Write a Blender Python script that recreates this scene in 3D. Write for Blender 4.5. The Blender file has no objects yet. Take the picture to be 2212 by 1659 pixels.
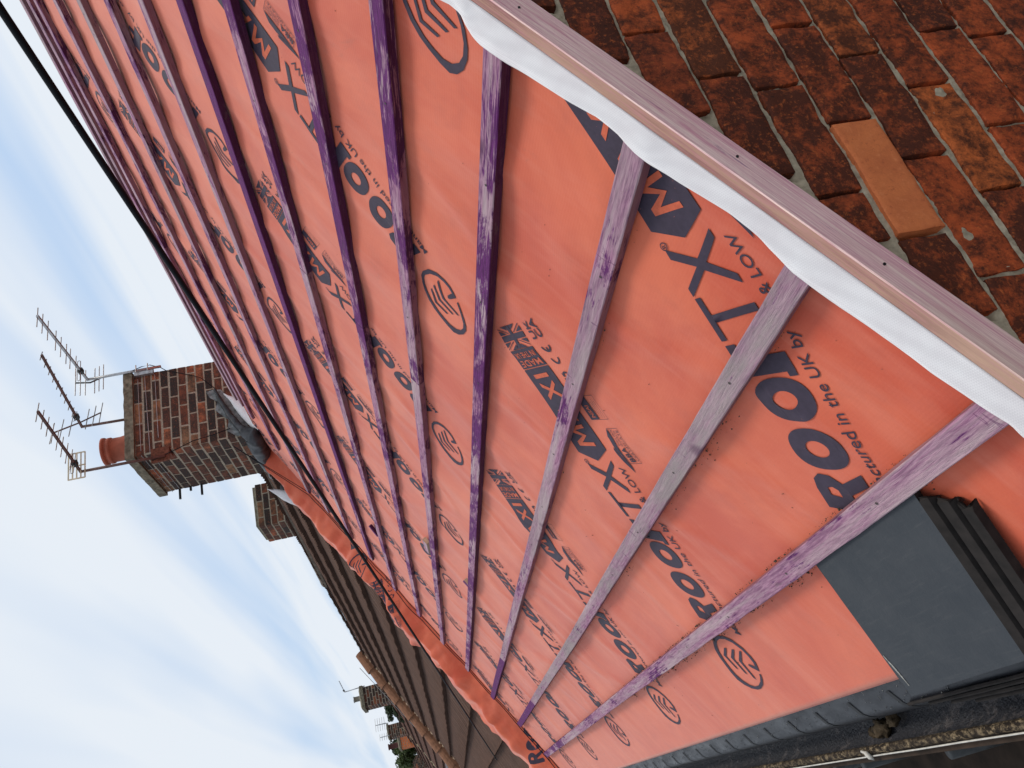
import bpy, bmesh, math, random
import numpy as np
from mathutils import Vector, Matrix
random.seed(7); rng = np.random.default_rng(7)
S = bpy.context.scene; COL = S.collection
R = math.radians
# ------------------------------------------------------------------ camera (phone held on its side: image left is up)
cam = bpy.data.cameras.new('camera'); cam.sensor_fit = 'HORIZONTAL'; cam.sensor_width = 36
cam.lens = 36 * 1710.09 / 2212; cam.clip_start = .02; cam.clip_end = 3000
co = bpy.data.objects.new('camera', cam); COL.objects.link(co); S.camera = co
rx, ry, rf = (-0.24282751, -0.05684172, -0.96840271), (-0.85632406, 0.48160516, 0.18645526), (0.45578931, 0.87454302, -0.16562191)
m = Matrix.Identity(4)
for i in range(3):
    m[i][0] = rx[i]; m[i][1] = -ry[i]; m[i][2] = -rf[i]
m.translation = (0.56889392, -0.85038645, 1.05633901)
co.matrix_world = m
# ------------------------------------------------------------------ world: soft bright sky with streaky high cloud
SUN_EL, SUN_AZ = R(66), R(76)
w = bpy.data.worlds.new('World'); S.world = w; w.use_nodes = True
nt = w.node_tree; N = nt.nodes; K = nt.links; N.clear()
def wn(t, **k):
    n = N.new(t)
    for a, b in k.items(): setattr(n, a, b)
    return n
out = wn('ShaderNodeOutputWorld'); bg = wn('ShaderNodeBackground'); bg.inputs[1].default_value = .12
sky = wn('ShaderNodeTexSky', sky_type='NISHITA', sun_disc=False, sun_elevation=SUN_EL, sun_rotation=SUN_AZ)
tc = wn('ShaderNodeTexCoord'); sp = wn('ShaderNodeSeparateXYZ'); K.new(tc.outputs['Generated'], sp.inputs[0])
mz = wn('ShaderNodeMath', operation='MAXIMUM'); K.new(sp.outputs[2], mz.inputs[0]); mz.inputs[1].default_value = .04
dx = wn('ShaderNodeMath', operation='DIVIDE'); K.new(sp.outputs[0], dx.inputs[0]); K.new(mz.outputs[0], dx.inputs[1])
dy = wn('ShaderNodeMath', operation='DIVIDE'); K.new(sp.outputs[1], dy.inputs[0]); K.new(mz.outputs[0], dy.inputs[1])
cb = wn('ShaderNodeCombineXYZ'); K.new(dx.outputs[0], cb.inputs[0]); K.new(dy.outputs[0], cb.inputs[1])
def cloud(scale, st, rot, detail, off):
    mp = wn('ShaderNodeMapping'); K.new(cb.outputs[0], mp.inputs[0]); mp.inputs['Rotation'].default_value[2] = rot
    mp.inputs['Scale'].default_value = (1, st, 1); mp.inputs['Location'].default_value = (off, off, 0)
    nz = wn('ShaderNodeTexNoise'); K.new(mp.outputs[0], nz.inputs[0]); nz.inputs['Scale'].default_value = scale
    nz.inputs['Detail'].default_value = detail; nz.inputs['Roughness'].default_value = .5; nz.inputs['Distortion'].default_value = .25
    return nz
n1 = cloud(2.0, .07, .10, 3, 1.3); n2 = cloud(.9, .12, .06, 4, 4.2)
ad = wn('ShaderNodeMath', operation='MULTIPLY_ADD'); K.new(n1.outputs[0], ad.inputs[0]); ad.inputs[1].default_value = .55
ml = wn('ShaderNodeMath', operation='MULTIPLY'); K.new(n2.outputs[0], ml.inputs[0]); ml.inputs[1].default_value = .6; K.new(ml.outputs[0], ad.inputs[2])
cr = wn('ShaderNodeValToRGB'); K.new(ad.outputs[0], cr.inputs[0])
cr.color_ramp.elements[0].position = .36; cr.color_ramp.elements[0].color = (.0, .0, .0, 1)
cr.color_ramp.elements[1].position = .60; cr.color_ramp.elements[1].color = (1, 1, 1, 1)
mx = wn('ShaderNodeMix', data_type='RGBA'); K.new(cr.outputs[0], mx.inputs[0])
bl = wn('ShaderNodeMix', data_type='RGBA'); bl.inputs[0].default_value = .8; K.new(sky.outputs[0], bl.inputs[6]); bl.inputs[7].default_value = (3.7, 5.1, 7.1, 1)
K.new(bl.outputs[2], mx.inputs[6]); mx.inputs[7].default_value = (6.25, 6.7, 7.25, 1)
K.new(mx.outputs[2], bg.inputs[0]); K.new(bg.outputs[0], out.inputs[0])
# ------------------------------------------------------------------ sun behind thin cloud
sl = bpy.data.lights.new('sun', 'SUN'); sl.energy = 1.95; sl.angle = R(19); sl.color = (1, .94, .84)
so = bpy.data.objects.new('sun', sl); COL.objects.link(so)
sd = Vector((math.sin(SUN_AZ) * math.cos(SUN_EL), math.cos(SUN_AZ) * math.cos(SUN_EL), math.sin(SUN_EL)))
so.rotation_euler = sd.to_track_quat('Z', 'Y').to_euler(); so.location = (0, 0, 20)
S.view_settings.view_transform = 'Standard'; S.view_settings.look = 'None'; S.view_settings.exposure = .1; S.view_settings.gamma = 1
S.render.engine = 'CYCLES'
# ------------------------------------------------------------------ roof frame
TH = 0.5319920; CT, ST = math.cos(TH), math.sin(TH); C0 = -0.2512862
NRM = Vector((-ST, 0, CT))
def rp(s, y, h=0.): return (s * CT - h * ST, y, s * ST + C0 + h * CT)
RIDGE = 4.97
# ------------------------------------------------------------------ material helpers
class Mat:
    def __init__(s, name, rough=.7, spec=.4, metal=0.):
        s.m = bpy.data.materials.new(name); s.m.use_nodes = True; s.t = s.m.node_tree; s.n = s.t.nodes; s.l = s.t.links
        s.b = s.n['Principled BSDF']; s.b.inputs['Roughness'].default_value = rough
        s.b.inputs['Specular IOR Level'].default_value = spec; s.b.inputs['Metallic'].default_value = metal
        s.tc = s.n.new('ShaderNodeTexCoord')
    def coord(s, kind='Object', scale=(1, 1, 1), rnd=False, rot=(0, 0, 0)):
        mp = s.n.new('ShaderNodeMapping'); mp.inputs['Scale'].default_value = scale; mp.inputs['Rotation'].default_value = rot
        s.l.new(s.tc.outputs[kind], mp.inputs[0])
        if rnd:
            oi = s.n.new('ShaderNodeObjectInfo'); mu = s.n.new('ShaderNodeMath'); mu.operation = 'MULTIPLY'; mu.inputs[1].default_value = 37.
            s.l.new(oi.outputs['Random'], mu.inputs[0]); cbn = s.n.new('ShaderNodeCombineXYZ')
            s.l.new(mu.outputs[0], cbn.inputs[0]); s.l.new(mu.outputs[0], cbn.inputs[1]); s.l.new(cbn.outputs[0], mp.inputs['Location'])
        return mp.outputs[0]
    def noise(s, vec, scale, detail=4, rough=.55, dist=0.):
        n = s.n.new('ShaderNodeTexNoise'); s.l.new(vec, n.inputs[0]); n.inputs['Scale'].default_value = scale
        n.inputs['Detail'].default_value = detail; n.inputs['Roughness'].default_value = rough; n.inputs['Distortion'].default_value = dist
        return n.outputs[0]
    def ramp(s, fac, stops):
        r = s.n.new('ShaderNodeValToRGB'); s.l.new(fac, r.inputs[0]); e = r.color_ramp.elements
        while len(e) < len(stops): e.new(.5)
        for i, (p, c) in enumerate(stops):
            e[i].position = p; e[i].color = (c if hasattr(c, '__len__') else (c, c, c))[:3] + (1,) if hasattr(c, '__len__') else (c, c, c, 1)
        return r.outputs[0]
    def mix(s, fac, a, b, mode='MIX'):
        n = s.n.new('ShaderNodeMix'); n.data_type = 'RGBA'; n.blend_type = mode
        for k, v in ((0, fac), (6, a), (7, b)):
            if hasattr(v, 'is_output'): s.l.new(v, n.inputs[k])
            elif k == 0: n.inputs[0].default_value = v
            else: n.inputs[k].default_value = tuple(v) + (1,)
        return n.outputs[2]
    def math(s, op, a, b=0., c=None):
        n = s.n.new('ShaderNodeMath'); n.operation = op
        for k, v in enumerate((a, b) if c is None else (a, b, c)):
            if hasattr(v, 'is_output'): s.l.new(v, n.inputs[k])
            else: n.inputs[k].default_value = v
        return n.outputs[0]
    def attr(s, name, kind='GEOMETRY'):
        n = s.n.new('ShaderNodeAttribute'); n.attribute_name = name; n.attribute_type = kind; return n.outputs['Fac']
    def bump(s, h, strength=.3, dist=.01):
        b = s.n.new('ShaderNodeBump'); b.inputs['Strength'].default_value = strength; b.inputs['Distance'].default_value = dist
        s.l.new(h, b.inputs['Height']); s.l.new(b.outputs[0], s.b.inputs['Normal'])
    def col(s, c):
        if hasattr(c, 'is_output'): s.l.new(c, s.b.inputs['Base Color'])
        else: s.b.inputs['Base Color'].default_value = tuple(c) + (1,)
    def rough(s, c): s.l.new(c, s.b.inputs['Roughness'])
def simple(name, c, rough=.7, var=.25, scale=30, spec=.4, metal=0., bump=.2, bd=.002):
    M = Mat(name, rough, spec, metal); v = M.coord(rnd=True); n = M.noise(v, scale, 5)
    d = tuple(x * (1 - var) for x in c); l = tuple(min(1, x * (1 + var)) for x in c)
    M.col(M.ramp(n, [(.3, d), (.7, l)])); M.bump(n, bump, bd); return M.m
# membrane
def membrane_mat():
    M = Mat('roofing_membrane', .62, .34); v = M.coord()
    n = M.noise(M.coord(scale=(1, 1, 1)), 2.1, 7, .66, .5); n2 = M.noise(v, 9, 6, .7); n5 = M.noise(M.coord(scale=(1.1, 7, 1.1)), 2.2, 5, .6, .3)
    c = M.mix(M.ramp(n, [(.38, 0.), (.64, 1.)]), (.60, .118, .050), (.49, .062, .022))
    c = M.mix(M.math('MULTIPLY', M.ramp(n5, [(.50, 0.), (.72, 1.)]), .45), c, (.60, .165, .10))
    c = M.mix(M.math('MULTIPLY', M.ramp(n2, [(.5, 0.), (.78, 1.)]), .35), c, (.36, .07, .04))
    n4 = M.noise(v, 3.1, 9, .78, 1.5); c = M.mix(M.math('MULTIPLY', M.ramp(n4, [(.60, 0.), (.72, 1.)]), .38), c, (.25, .085, .055))
    n3 = M.noise(v, 55, 4, .7); c = M.mix(M.math('MULTIPLY', M.ramp(n3, [(.73, 0.), (.77, 1.)]), .55), c, (.13, .06, .045))
    M.col(c)
    br = M.n.new('ShaderNodeTexWave'); br.inputs['Scale'].default_value = 150; M.l.new(M.coord(scale=(.35, 1, .35)), br.inputs[0]); br.inputs['Distortion'].default_value = 1.5
    h = M.math('ADD', M.math('MULTIPLY', br.outputs['Fac'], .25), M.math('MULTIPLY', M.noise(v, 260, 3), .6)); M.bump(h, .22, .0015)
    M.b.inputs['Sheen Weight'].default_value = .40; M.b.inputs['Sheen Roughness'].default_value = .45; M.b.inputs['Sheen Tint'].default_value = (1, .82, .76, 1)
    return M.m
MEM = membrane_mat()
def ink(name, c):
    M = Mat(name, .6, .22); n = M.noise(M.coord(), 60, 5, .7); d = tuple(x * .75 for x in c)
    e = M.mix(M.ramp(n, [(.35, 0.), (.65, 1.)]), c, d); M.col(M.mix(M.ramp(M.noise(M.coord(), 170, 3, .7), [(.70, 0.), (.76, 1.)]), e, (.35, .12, .09))); return M.m
INK = ink('navy_print', (.045, .032, .052)); INKL = ink('bare_letter', (.57, .115, .055))
def wood_mat(name, side=False):
    M = Mat(name, .75, .18); v1 = M.coord(scale=(.5, 9, 9), rnd=True); v2 = M.coord(scale=(2.2, 26, 26), rnd=True); v3 = M.coord(scale=(1.3, 3.5, 3.5), rnd=True)
    dye = M.attr('dye', 'OBJECT'); grey = M.attr('grey', 'OBJECT')
    g = M.noise(v2, 9, 5, .6, .4); g2 = M.noise(v1, 3.5, 5, .65); p = M.noise(v3, 2.6, 7, .72, .5)
    base = M.mix(M.ramp(g, [(.38, 0.), (.62, 1.)]), (.40, .195, .285), (.20, .062, .145))
    base = M.mix(M.ramp(g2, [(.44, 0.), (.64, .6)]), base, (.52, .42, .40))
    base = M.mix(M.math('MULTIPLY', grey, M.ramp(M.noise(v3, 1.7, 6, .7), [(.38, 0.), (.6, 1.)])), base, (.27, .225, .215))
    fr = M.math('ADD', M.math('MULTIPLY', p, .70), M.math('MULTIPLY', M.noise(M.coord(scale=(3, 60, 60), rnd=True), 4, 3, .5), .30))
    thr = M.math('SUBTRACT', M.math('MULTIPLY', dye, .37), M.math('SUBTRACT', fr, .295))
    f = M.ramp(M.math('ADD', thr, .5), [(.470, 0.), (.520, 1.)])
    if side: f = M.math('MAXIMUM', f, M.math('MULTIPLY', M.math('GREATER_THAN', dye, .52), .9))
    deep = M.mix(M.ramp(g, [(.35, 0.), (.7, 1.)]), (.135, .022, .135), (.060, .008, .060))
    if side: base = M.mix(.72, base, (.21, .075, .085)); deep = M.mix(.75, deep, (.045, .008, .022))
    c = M.mix(f, base, deep)
    k = M.noise(M.coord(scale=(1, 1, 1), rnd=True), 7, 2, .4); c = M.mix(M.math('MULTIPLY', M.ramp(k, [(.70, 0.), (.76, 1.)]), .7), c, (.10, .04, .08))
    sc = M.noise(M.coord(scale=(15, 2.4, 2.4), rnd=True), 1.4, 4, .6); c = M.mix(M.math('MULTIPLY', M.ramp(sc, [(.672, 0.), (.682, 1.), (.694, 0.)]), .75), c, (.09, .02, .08))
    dn = M.noise(M.coord(scale=(2.5, 7, 7), rnd=True), 5, 9, .82); c = M.mix(M.math('MULTIPLY', M.ramp(dn, [(.56, 0.), (.66, 1.)]), .42), c, (.13, .10, .09))
    M.col(c); M.bump(M.math('ADD', g, M.math('MULTIPLY', M.noise(v2, 30, 4), .6)), .8, .003); return M.m
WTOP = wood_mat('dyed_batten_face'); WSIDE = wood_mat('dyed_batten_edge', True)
def verge_mat(name, top):
    M = Mat(name, .72, .15); g = M.noise(M.coord(scale=(.45, 11, 26 if not top else 11)), 6.5, 8, .72, 1.6); g3 = M.noise(M.coord(scale=(3, 60, 130)), 6, 4, .7)
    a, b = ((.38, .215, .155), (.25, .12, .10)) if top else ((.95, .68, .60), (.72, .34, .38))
    c = M.mix(M.ramp(g, [(.40, 0.), (.52, .5), (.60, 1.)]), a, b); c = M.mix(M.math('MULTIPLY', M.ramp(g3, [(.47, 0.), (.58, 1.)]), .32), c, (.48, .17, .24))
    p = M.noise(M.coord(scale=(1.6, 16, 28)), 2.3, 8, .75); c = M.mix(M.ramp(p, [(.60, 0.), (.68, .75)]), c, (.25, .045, .18))
    k = M.n.new('ShaderNodeTexVoronoi'); k.inputs['Scale'].default_value = 1.0; M.l.new(M.coord(scale=(2.6, 9, 9)), k.inputs[0]); c = M.mix(M.math('MULTIPLY', M.ramp(k.outputs['Distance'], [(.07, 1.), (.11, 0.)]), .85), c, (.16, .075, .045))
    c = M.mix(M.math('MULTIPLY', M.ramp(M.noise(M.coord(scale=(.8, 3, 6)), 2, 4), [(.45, 0.), (.62, 1.)]), .4), c, (.56, .38, .27))
    M.col(c); M.bump(g3, .35, .0015); return M.m
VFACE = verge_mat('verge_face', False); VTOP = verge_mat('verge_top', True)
def woven_mat():
    M = Mat('white_woven_underside', .75, .3); ck = M.n.new('ShaderNodeTexChecker'); M.l.new(M.coord(scale=(.55, .9, 1)), ck.inputs[0]); ck.inputs['Scale'].default_value = 520
    a = M.n.new('ShaderNodeTexWave'); M.l.new(M.coord(), a.inputs[0]); a.inputs['Scale'].default_value = 420; a.bands_direction = 'Y'
    h = M.math('ADD', M.math('MULTIPLY', ck.outputs['Fac'], .5), M.math('MULTIPLY', a.outputs['Fac'], .4)); n = M.noise(M.coord(), 14, 4)
    c = M.mix(M.ramp(n, [(.35, 0.), (.7, 1.)]), (.82, .79, .78), (.72, .67, .67)); c = M.mix(M.math('MULTIPLY', h, .38), c, (.36, .33, .34))
    M.col(c); M.bump(h, .2, .0008); M.b.inputs['Transmission Weight'].default_value = 0; return M.m
WOV = woven_mat()
def brick_mat(name, red, dark, soot, orange, sootamt=.5, bscale=14):
    M = Mat(name, .85, .25); r = M.attr('rnd'); v = M.coord()
    b = M.ramp(r, [(0., dark), (.25, red), (.80, red), (1., orange)] if 'stack' not in name else [(0., dark), (.35, tuple(x * 1.5 for x in dark)), (.5, red), (.78, red), (.84, orange), (1., (.30, .17, .09))])
    n = M.noise(v, bscale, 9, .8, .15); n2 = M.noise(v, bscale * 6, 8, .75, .1)
    rv = M.math('MULTIPLY', M.math('SUBTRACT', M.math('FRACT', M.math('MULTIPLY', r, 7.3)), .5), .11); n = M.math('ADD', n, rv)
    c = M.mix(M.ramp(n, [(.5 - .1 * sootamt - .04, 0.), (.5 - .1 * sootamt + .13, sootamt)]), b, soot)
    c = M.mix(M.ramp(n2, [(.55, 0.), (.66, .6)]), c, orange)
    c = M.mix(M.ramp(n2, [(.34, .8), (.43, 0.)]), c, soot)
    M.col(c); M.bump(M.math('ADD', n, M.math('MULTIPLY', n2, .7)), .6, .003); return M.m
BR_GABLE = brick_mat('sooty_red_brick', (.50, .088, .024), (.33, .060, .020), (.022, .011, .008), (.66, .150, .036), .85, 19)
BR_STACK = brick_mat('weathered_stack_brick',  (.20, .066, .036), (.040, .030, .026), (.034, .027, .023), (.52, .145, .06), .8, 12)
BR_NEW = brick_mat('clean_orange_brick', (.74, .205, .066), (.70, .18, .06), (.46, .10, .04), (.80, .26, .10), .35, 16)
def mortar(name, c): return simple(name, c, .95, .3, 70, .2, 0, .9, .004)
MORT = mortar('pale_lime_mortar', (.40, .325, .225)); MORT2 = mortar('stack_mortar', (.38, .32, .24)); MORTD = mortar('deep_joint', (.05, .035, .022))
LEAD = simple('grey_lead', (.045, .046, .050), .45, .5, 14, .5, .35, .7, .01); LEADL = simple('pale_oxidised_lead', (.20, .205, .20), .6, .6, 25, .4, .2, .5, .006)
CONC = simple('lichened_concrete', (.20, .175, .125), .95, .5, 22, .2, 0, 1., .012)
POT = simple('terracotta_pot', (.36, .095, .052), .7, .25, 9, .3, 0, .2, .003)
ALU = simple('weathered_aluminium', (.42, .42, .42), .4, .25, 40, .5, .7); BLK = simple('black_plastic_fitting', (.02, .022, .022), .5, .3, 30)
RUST = simple('rusty_steel', (.17, .06, .035), .85, .5, 45, .3, .2, .6, .003); RODR = simple('brown_painted_mast', (.13, .065, .05), .6, .4, 30)
CAB = simple('black_cable', (.007, .008, .011), .7, .2, 60, .15); CABW = simple('white_cable', (.48, .45, .40), .6, .2, 60)
def tile_mat():
    M = Mat('slate_grey_tile', .74, .22); n = M.noise(M.coord(), 14, 6, .7); l = M.noise(M.coord(scale=(14, 1.2, 14), rot=(0, 0, .35)), 9, 5, .7)
    c = M.mix(M.ramp(n, [(.3, 0.), (.7, 1.)]), (.034, .039, .046), (.046, .050, .056)); c = M.mix(M.math('MULTIPLY', M.ramp(l, [(.55, 0.), (.72, 1.)]), .35), c, (.075, .076, .078))
    c = M.mix(M.ramp(M.noise(M.coord(), 85, 4, .8), [(.70, 0.), (.74, .8)]), c, (.012, .012, .013)); M.col(c); M.bump(M.noise(M.coord(), 150, 5), .5, .0012); return M.m
TILEG = tile_mat()
TILED = simple('dark_tile_edge', (.016, .0125, .011), .85, .4, 40, .25, 0, .5, .002)
def tray_mat():
    M = Mat('black_plastic_tray', .33, .32); n = M.noise(M.coord(scale=(1, .5, 1)), 16, 6, .7); 
    M.col(M.mix(M.ramp(n, [(.66, 0.), (.78, .6)]), (.012, .013, .017), (.13, .095, .065))); M.rough(M.ramp(n, [(.3, .28), (.7, .6)])); M.bump(n, .1, .002); return M.m
TRAY = tray_mat()
def gut_mat():
    M = Mat('dusty_black_gutter', .6, .4); n = M.noise(M.coord(), 24, 7, .75); 
    M.col(M.mix(M.ramp(n, [(.52, 0.), (.74, .8)]), (.030, .030, .036), (.20, .17, .16))); M.bump(M.noise(M.coord(), 110, 4), 1., .006); return M.m
GUT = gut_mat()
def moss_mat():
    M = Mat('grimy_lip', .95, .15); n = M.noise(M.coord(scale=(1, .6, 1)), 85, 6, .75); n2 = M.noise(M.coord(), 12, 4, .6)
    c = M.mix(M.ramp(n, [(.47, 0.), (.62, 1.)]), (.020, .014, .010), (.27, .20, .12)); M.col(M.mix(M.ramp(n2, [(.45, 0.), (.6, .7)]), c, (.035, .025, .018))); M.bump(n, 1., .006); return M.m
MOSS = moss_mat()
def roof_tile_mat(name, a, b):
    M = Mat(name, .95, .05); v = M.coord(); n = M.noise(v, 5, 6, .7); n2 = M.noise(M.coord(scale=(1, 6, 1)), 22, 5, .7)
    c = M.mix(M.ramp(n, [(.35, 0.), (.65, 1.)]), a, b); c = M.mix(M.ramp(n2, [(.5, 0.), (.75, .5)]), c, tuple(x * .55 for x in a))
    c = M.mix(M.ramp(M.noise(v, 60, 4, .8), [(.74, 0.), (.78, .5)]), c, (.35, .34, .30)); M.col(c); M.bump(M.noise(v, 90, 5), .5, .004); return M.m
RT1 = roof_tile_mat('brown_concrete_tile', (.108, .062, .046), (.070, .042, .032)); RT2 = roof_tile_mat('reddish_brown_tile', (.115, .062, .046), (.082, .046, .036))
RIDT = simple('orange_brown_ridge_tile', (.19, .085, .045), .85, .3, 14, .25); RIDD = simple('mossy_ridge_tile', (.13, .10, .075), .95, .4, 12, .2, 0, .6, .01)
LEAF = simple('ivy_leaves', (.060, .088, .022), .6, .5, 5, .4); LEAFD = simple('dark_leaves', (.028, .045, .014), .6, .5, 5, .4); BARK = simple('bark', (.10, .07, .045), .9)
GROUND = simple('tarmac', (.05, .05, .05), .95, .3, 3); SCB = simple('scaffold_board_wood', (.030, .019, .013), .9, .5, 12, .2, 0, .5, .004); SCT = simple('scaffold_tube_steel', (.035, .036, .036), .5, .5, 20, .5, .6)
RENDER = simple('house_wall_render', (.30, .27, .22), .9); CHIP = simple('timber_chip', (.55, .42, .28), .8); DEB = simple('dark_crumbs', (.07, .05, .035), .95, .6, 90)
DROP = simple('rain_drop', (.010, .010, .013), .08, .1, 5, .6)
RED = simple('red_clay', (.35, .09, .045), .85, .3, 8)
MUD = simple('mortar_lump', (.075, .052, .030), .95, .5, 60, .2, 0, 1., .006)
# ------------------------------------------------------------------ mesh helpers
class MB:
    def __init__(s): s.v = []; s.f = []; s.mi = []; s.r = []
    def vs(s, p): s.v.append(tuple(p)); return len(s.v) - 1
    def face(s, idx, mi=0, r=.5): s.f.append(tuple(idx)); s.mi.append(mi); s.r.append(r)
    def box(s, c, ax, h, mi=0, r=.5, jit=0.):
        c = Vector(c); ax = [Vector(a).normalized() for a in ax]; b = len(s.v)
        for i in (-1, 1):
            for j in (-1, 1):
                for k in (-1, 1):
                    p = c + ax[0] * h[0] * i + ax[1] * h[1] * j + ax[2] * h[2] * k
                    if jit: p += Vector([random.uniform(-jit, jit) for _ in range(3)])
                    s.v.append(tuple(p))
        for q in ((0, 1, 3, 2), (4, 6, 7, 5), (0, 4, 5, 1), (2, 3, 7, 6), (0, 2, 6, 4), (1, 5, 7, 3)): s.face([b + x for x in q], mi, r)
    def abox(s, a, b, mi=0, r=.5, jit=0.):
        s.box([(a[i] + b[i]) / 2 for i in range(3)], ((1, 0, 0), (0, 1, 0), (0, 0, 1)), [abs(b[i] - a[i]) / 2 for i in range(3)], mi, r, jit)
    def tube(s, pts, rad, n=10, mi=0, cap=True):
        pts = [Vector(p) for p in pts]; rad = rad if hasattr(rad, '__len__') else [rad] * len(pts); rings = []
        up = Vector((0, 0, 1))
        for i, p in enumerate(pts):
            t = (pts[min(i + 1, len(pts) - 1)] - pts[max(i - 1, 0)]).normalized()
            u = t.cross(up)
            if u.length < .1: u = t.cross(Vector((1, 0, 0)))
            u.normalize(); v = t.cross(u).normalized()
            rings.append([s.vs(p + (u * math.cos(a) + v * math.sin(a)) * rad[i]) for a in [2 * math.pi * k / n for k in range(n)]])
        for a, b in zip(rings, rings[1:]):
            for k in range(n): s.face((a[k], a[(k + 1) % n], b[(k + 1) % n], b[k]), mi)
        if cap: s.face(rings[0][::-1], mi); s.face(rings[-1], mi)
    def grid(s, P, mi=0, r=.5, flip=False):
        rows = [[s.vs(p) for p in row] for row in P]
        for a, b in zip(rows, rows[1:]):
            for k in range(len(a) - 1):
                q = (a[k], a[k + 1], b[k + 1], b[k]); s.face(q[::-1] if flip else q, mi, r)
    def build(s, name, mats, parent=None, smooth=False, origin=None, bevel=0):
        me = bpy.data.meshes.new(name); vv = s.v
        if origin: vv = [(a - origin[0], b - origin[1], c - origin[2]) for a, b, c in s.v]
        me.from_pydata(vv, [], s.f); mats = mats if isinstance(mats, (list, tuple)) else [mats]
        for x in mats: me.materials.append(x)
        me.polygons.foreach_set('material_index', s.mi)
        at = me.attributes.new('rnd', 'FLOAT', 'FACE'); at.data.foreach_set('value', s.r)
        if smooth: me.polygons.foreach_set('use_smooth', [True] * len(s.f))
        me.update(); o = bpy.data.objects.new(name, me); COL.objects.link(o)
        if origin: o.location = origin
        if parent: o.parent = parent; 
        if parent and origin: o.location = Vector(origin) - Vector(parent.location)
        if bevel:
            b = o.modifiers.new('bevel', 'BEVEL'); b.width = bevel; b.segments = 2; b.limit_method = 'ANGLE'
        return o
def tag(o, label, cat, group=None, kind=None):
    if label: o['label'] = label
    if cat: o['category'] = cat
    if group: o['group'] = group
    if kind: o['kind'] = kind
    return o
def thing(name, label, cat, group=None, loc=(0, 0, 0)):
    o = bpy.data.objects.new(name, None); o.empty_display_size = .1; COL.objects.link(o); o.location = loc; return tag(o, label, cat, group)
def vn(x, y, z=0., s=1.): 
    from mathutils import noise
    return noise.noise(Vector((x * s, y * s, z * s)))
# ------------------------------------------------------------------ ground
g = MB(); g.grid([[(-400, -400, -5.3), (400, -400, -5.3)], [(-400, 900, -5.3), (400, 900, -5.3)]]); tag(g.build('ground', GROUND), None, None, kind='structure')
# ------------------------------------------------------------------ house body and gable wall
house = thing('terraced_house', 'red brick end of terrace house with its gable wall under the stripped roof', 'house', loc=(4.28, 0, -5.3))
BH = .0841; ZB = .3901; BP = .2275
def zroof(x): return x * ST / CT + C0 if x < RIDGE * CT else (2 * RIDGE * CT - x) * ST / CT + C0
wl = MB()
xr = RIDGE * CT
P = [(.62, 0), (.62, zroof(.62) - .03), (xr, zroof(xr) - .03), (2 * xr - .62, zroof(.62) - .03), (2 * xr - .62, 0)]
# backing (mortar face 9 mm behind the brick faces), thickness 0.22
def prism(mb, xz, y0, y1, mi=0):
    a = [mb.vs((x, y0, z)) for x, z in xz]; b = [mb.vs((x, y1, z)) for x, z in xz]; mb.face(a, mi); mb.face(b[::-1], mi)
    for i in range(len(a)): j = (i + 1) % len(a); mb.face((a[j], a[i], b[i], b[j]), mi)
prism(wl, [(.62, -5.3), (2 * xr - .62, -5.3), (2 * xr - .62, zroof(.62) - .03), (xr, zroof(xr) - .03), (.62, zroof(.62) - .03)], .016, .23)
wall = wl.build('gable_wall_core', MORT, house, origin=(4.28, 0, -5.3))
bk = MB(); nb = MB(); JO = []
XP = {1: 1.446, 2: 1.580, 3: 1.492, 4: 1.408, 5: 1.528}
def brick_face(mb, x0, x1, z0, z1, yf, r, rough=.0024, depth=.03, nx=18, nz=10):
    rows = []; US = [0, .008, .03] + [.03 + .94 * k / (nx - 4) for k in range(1, nx - 4)] + [.97, .992, 1]; VS = [0, .03, .10] + [.10 + .80 * k / (nz - 4) for k in range(1, nz - 4)] + [.90, .97, 1]; nx = len(US) - 1; nz = len(VS) - 1
    sd_ = random.uniform(0, 99)
    for j in range(nz + 1):
        row = []
        for i in range(nx + 1):
            u, v = US[i], VS[j]; x = x0 + (x1 - x0) * u; z = z0 + (z1 - z0) * v
            e = min(u * (x1 - x0), (1 - u) * (x1 - x0), v * (z1 - z0), (1 - v) * (z1 - z0))
            rr = .0018 * (1 - min(1, e / .004)) ** 2
            x += vn(x, z, sd_, 40) * .002 * (1 if 0 < i < nx else .9); z += vn(z, x, sd_ + 5, 40) * .0022 + vn(x, 0, sd_, 9) * .0025
            row.append((x, yf + rr - rough * vn(x, z, sd_, 30) * 1.6 - vn(x, z, sd_, 7) * .002, z))
        rows.append(row)
    mb.grid(rows, 0, r, flip=False)
    ring = [rows[0][i] for i in range(nx + 1)] + [rows[j][nx] for j in range(1, nz + 1)] + [rows[nz][i] for i in range(nx - 1, -1, -1)] + [rows[j][0] for j in range(nz - 1, 0, -1)]
    a = [mb.vs(p) for p in ring]; b = [mb.vs((p[0], yf + depth, p[2])) for p in ring]
    for i in range(len(a)): j = (i + 1) % len(a); mb.face((a[i], b[i], b[j], a[j]), 0, r)
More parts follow.
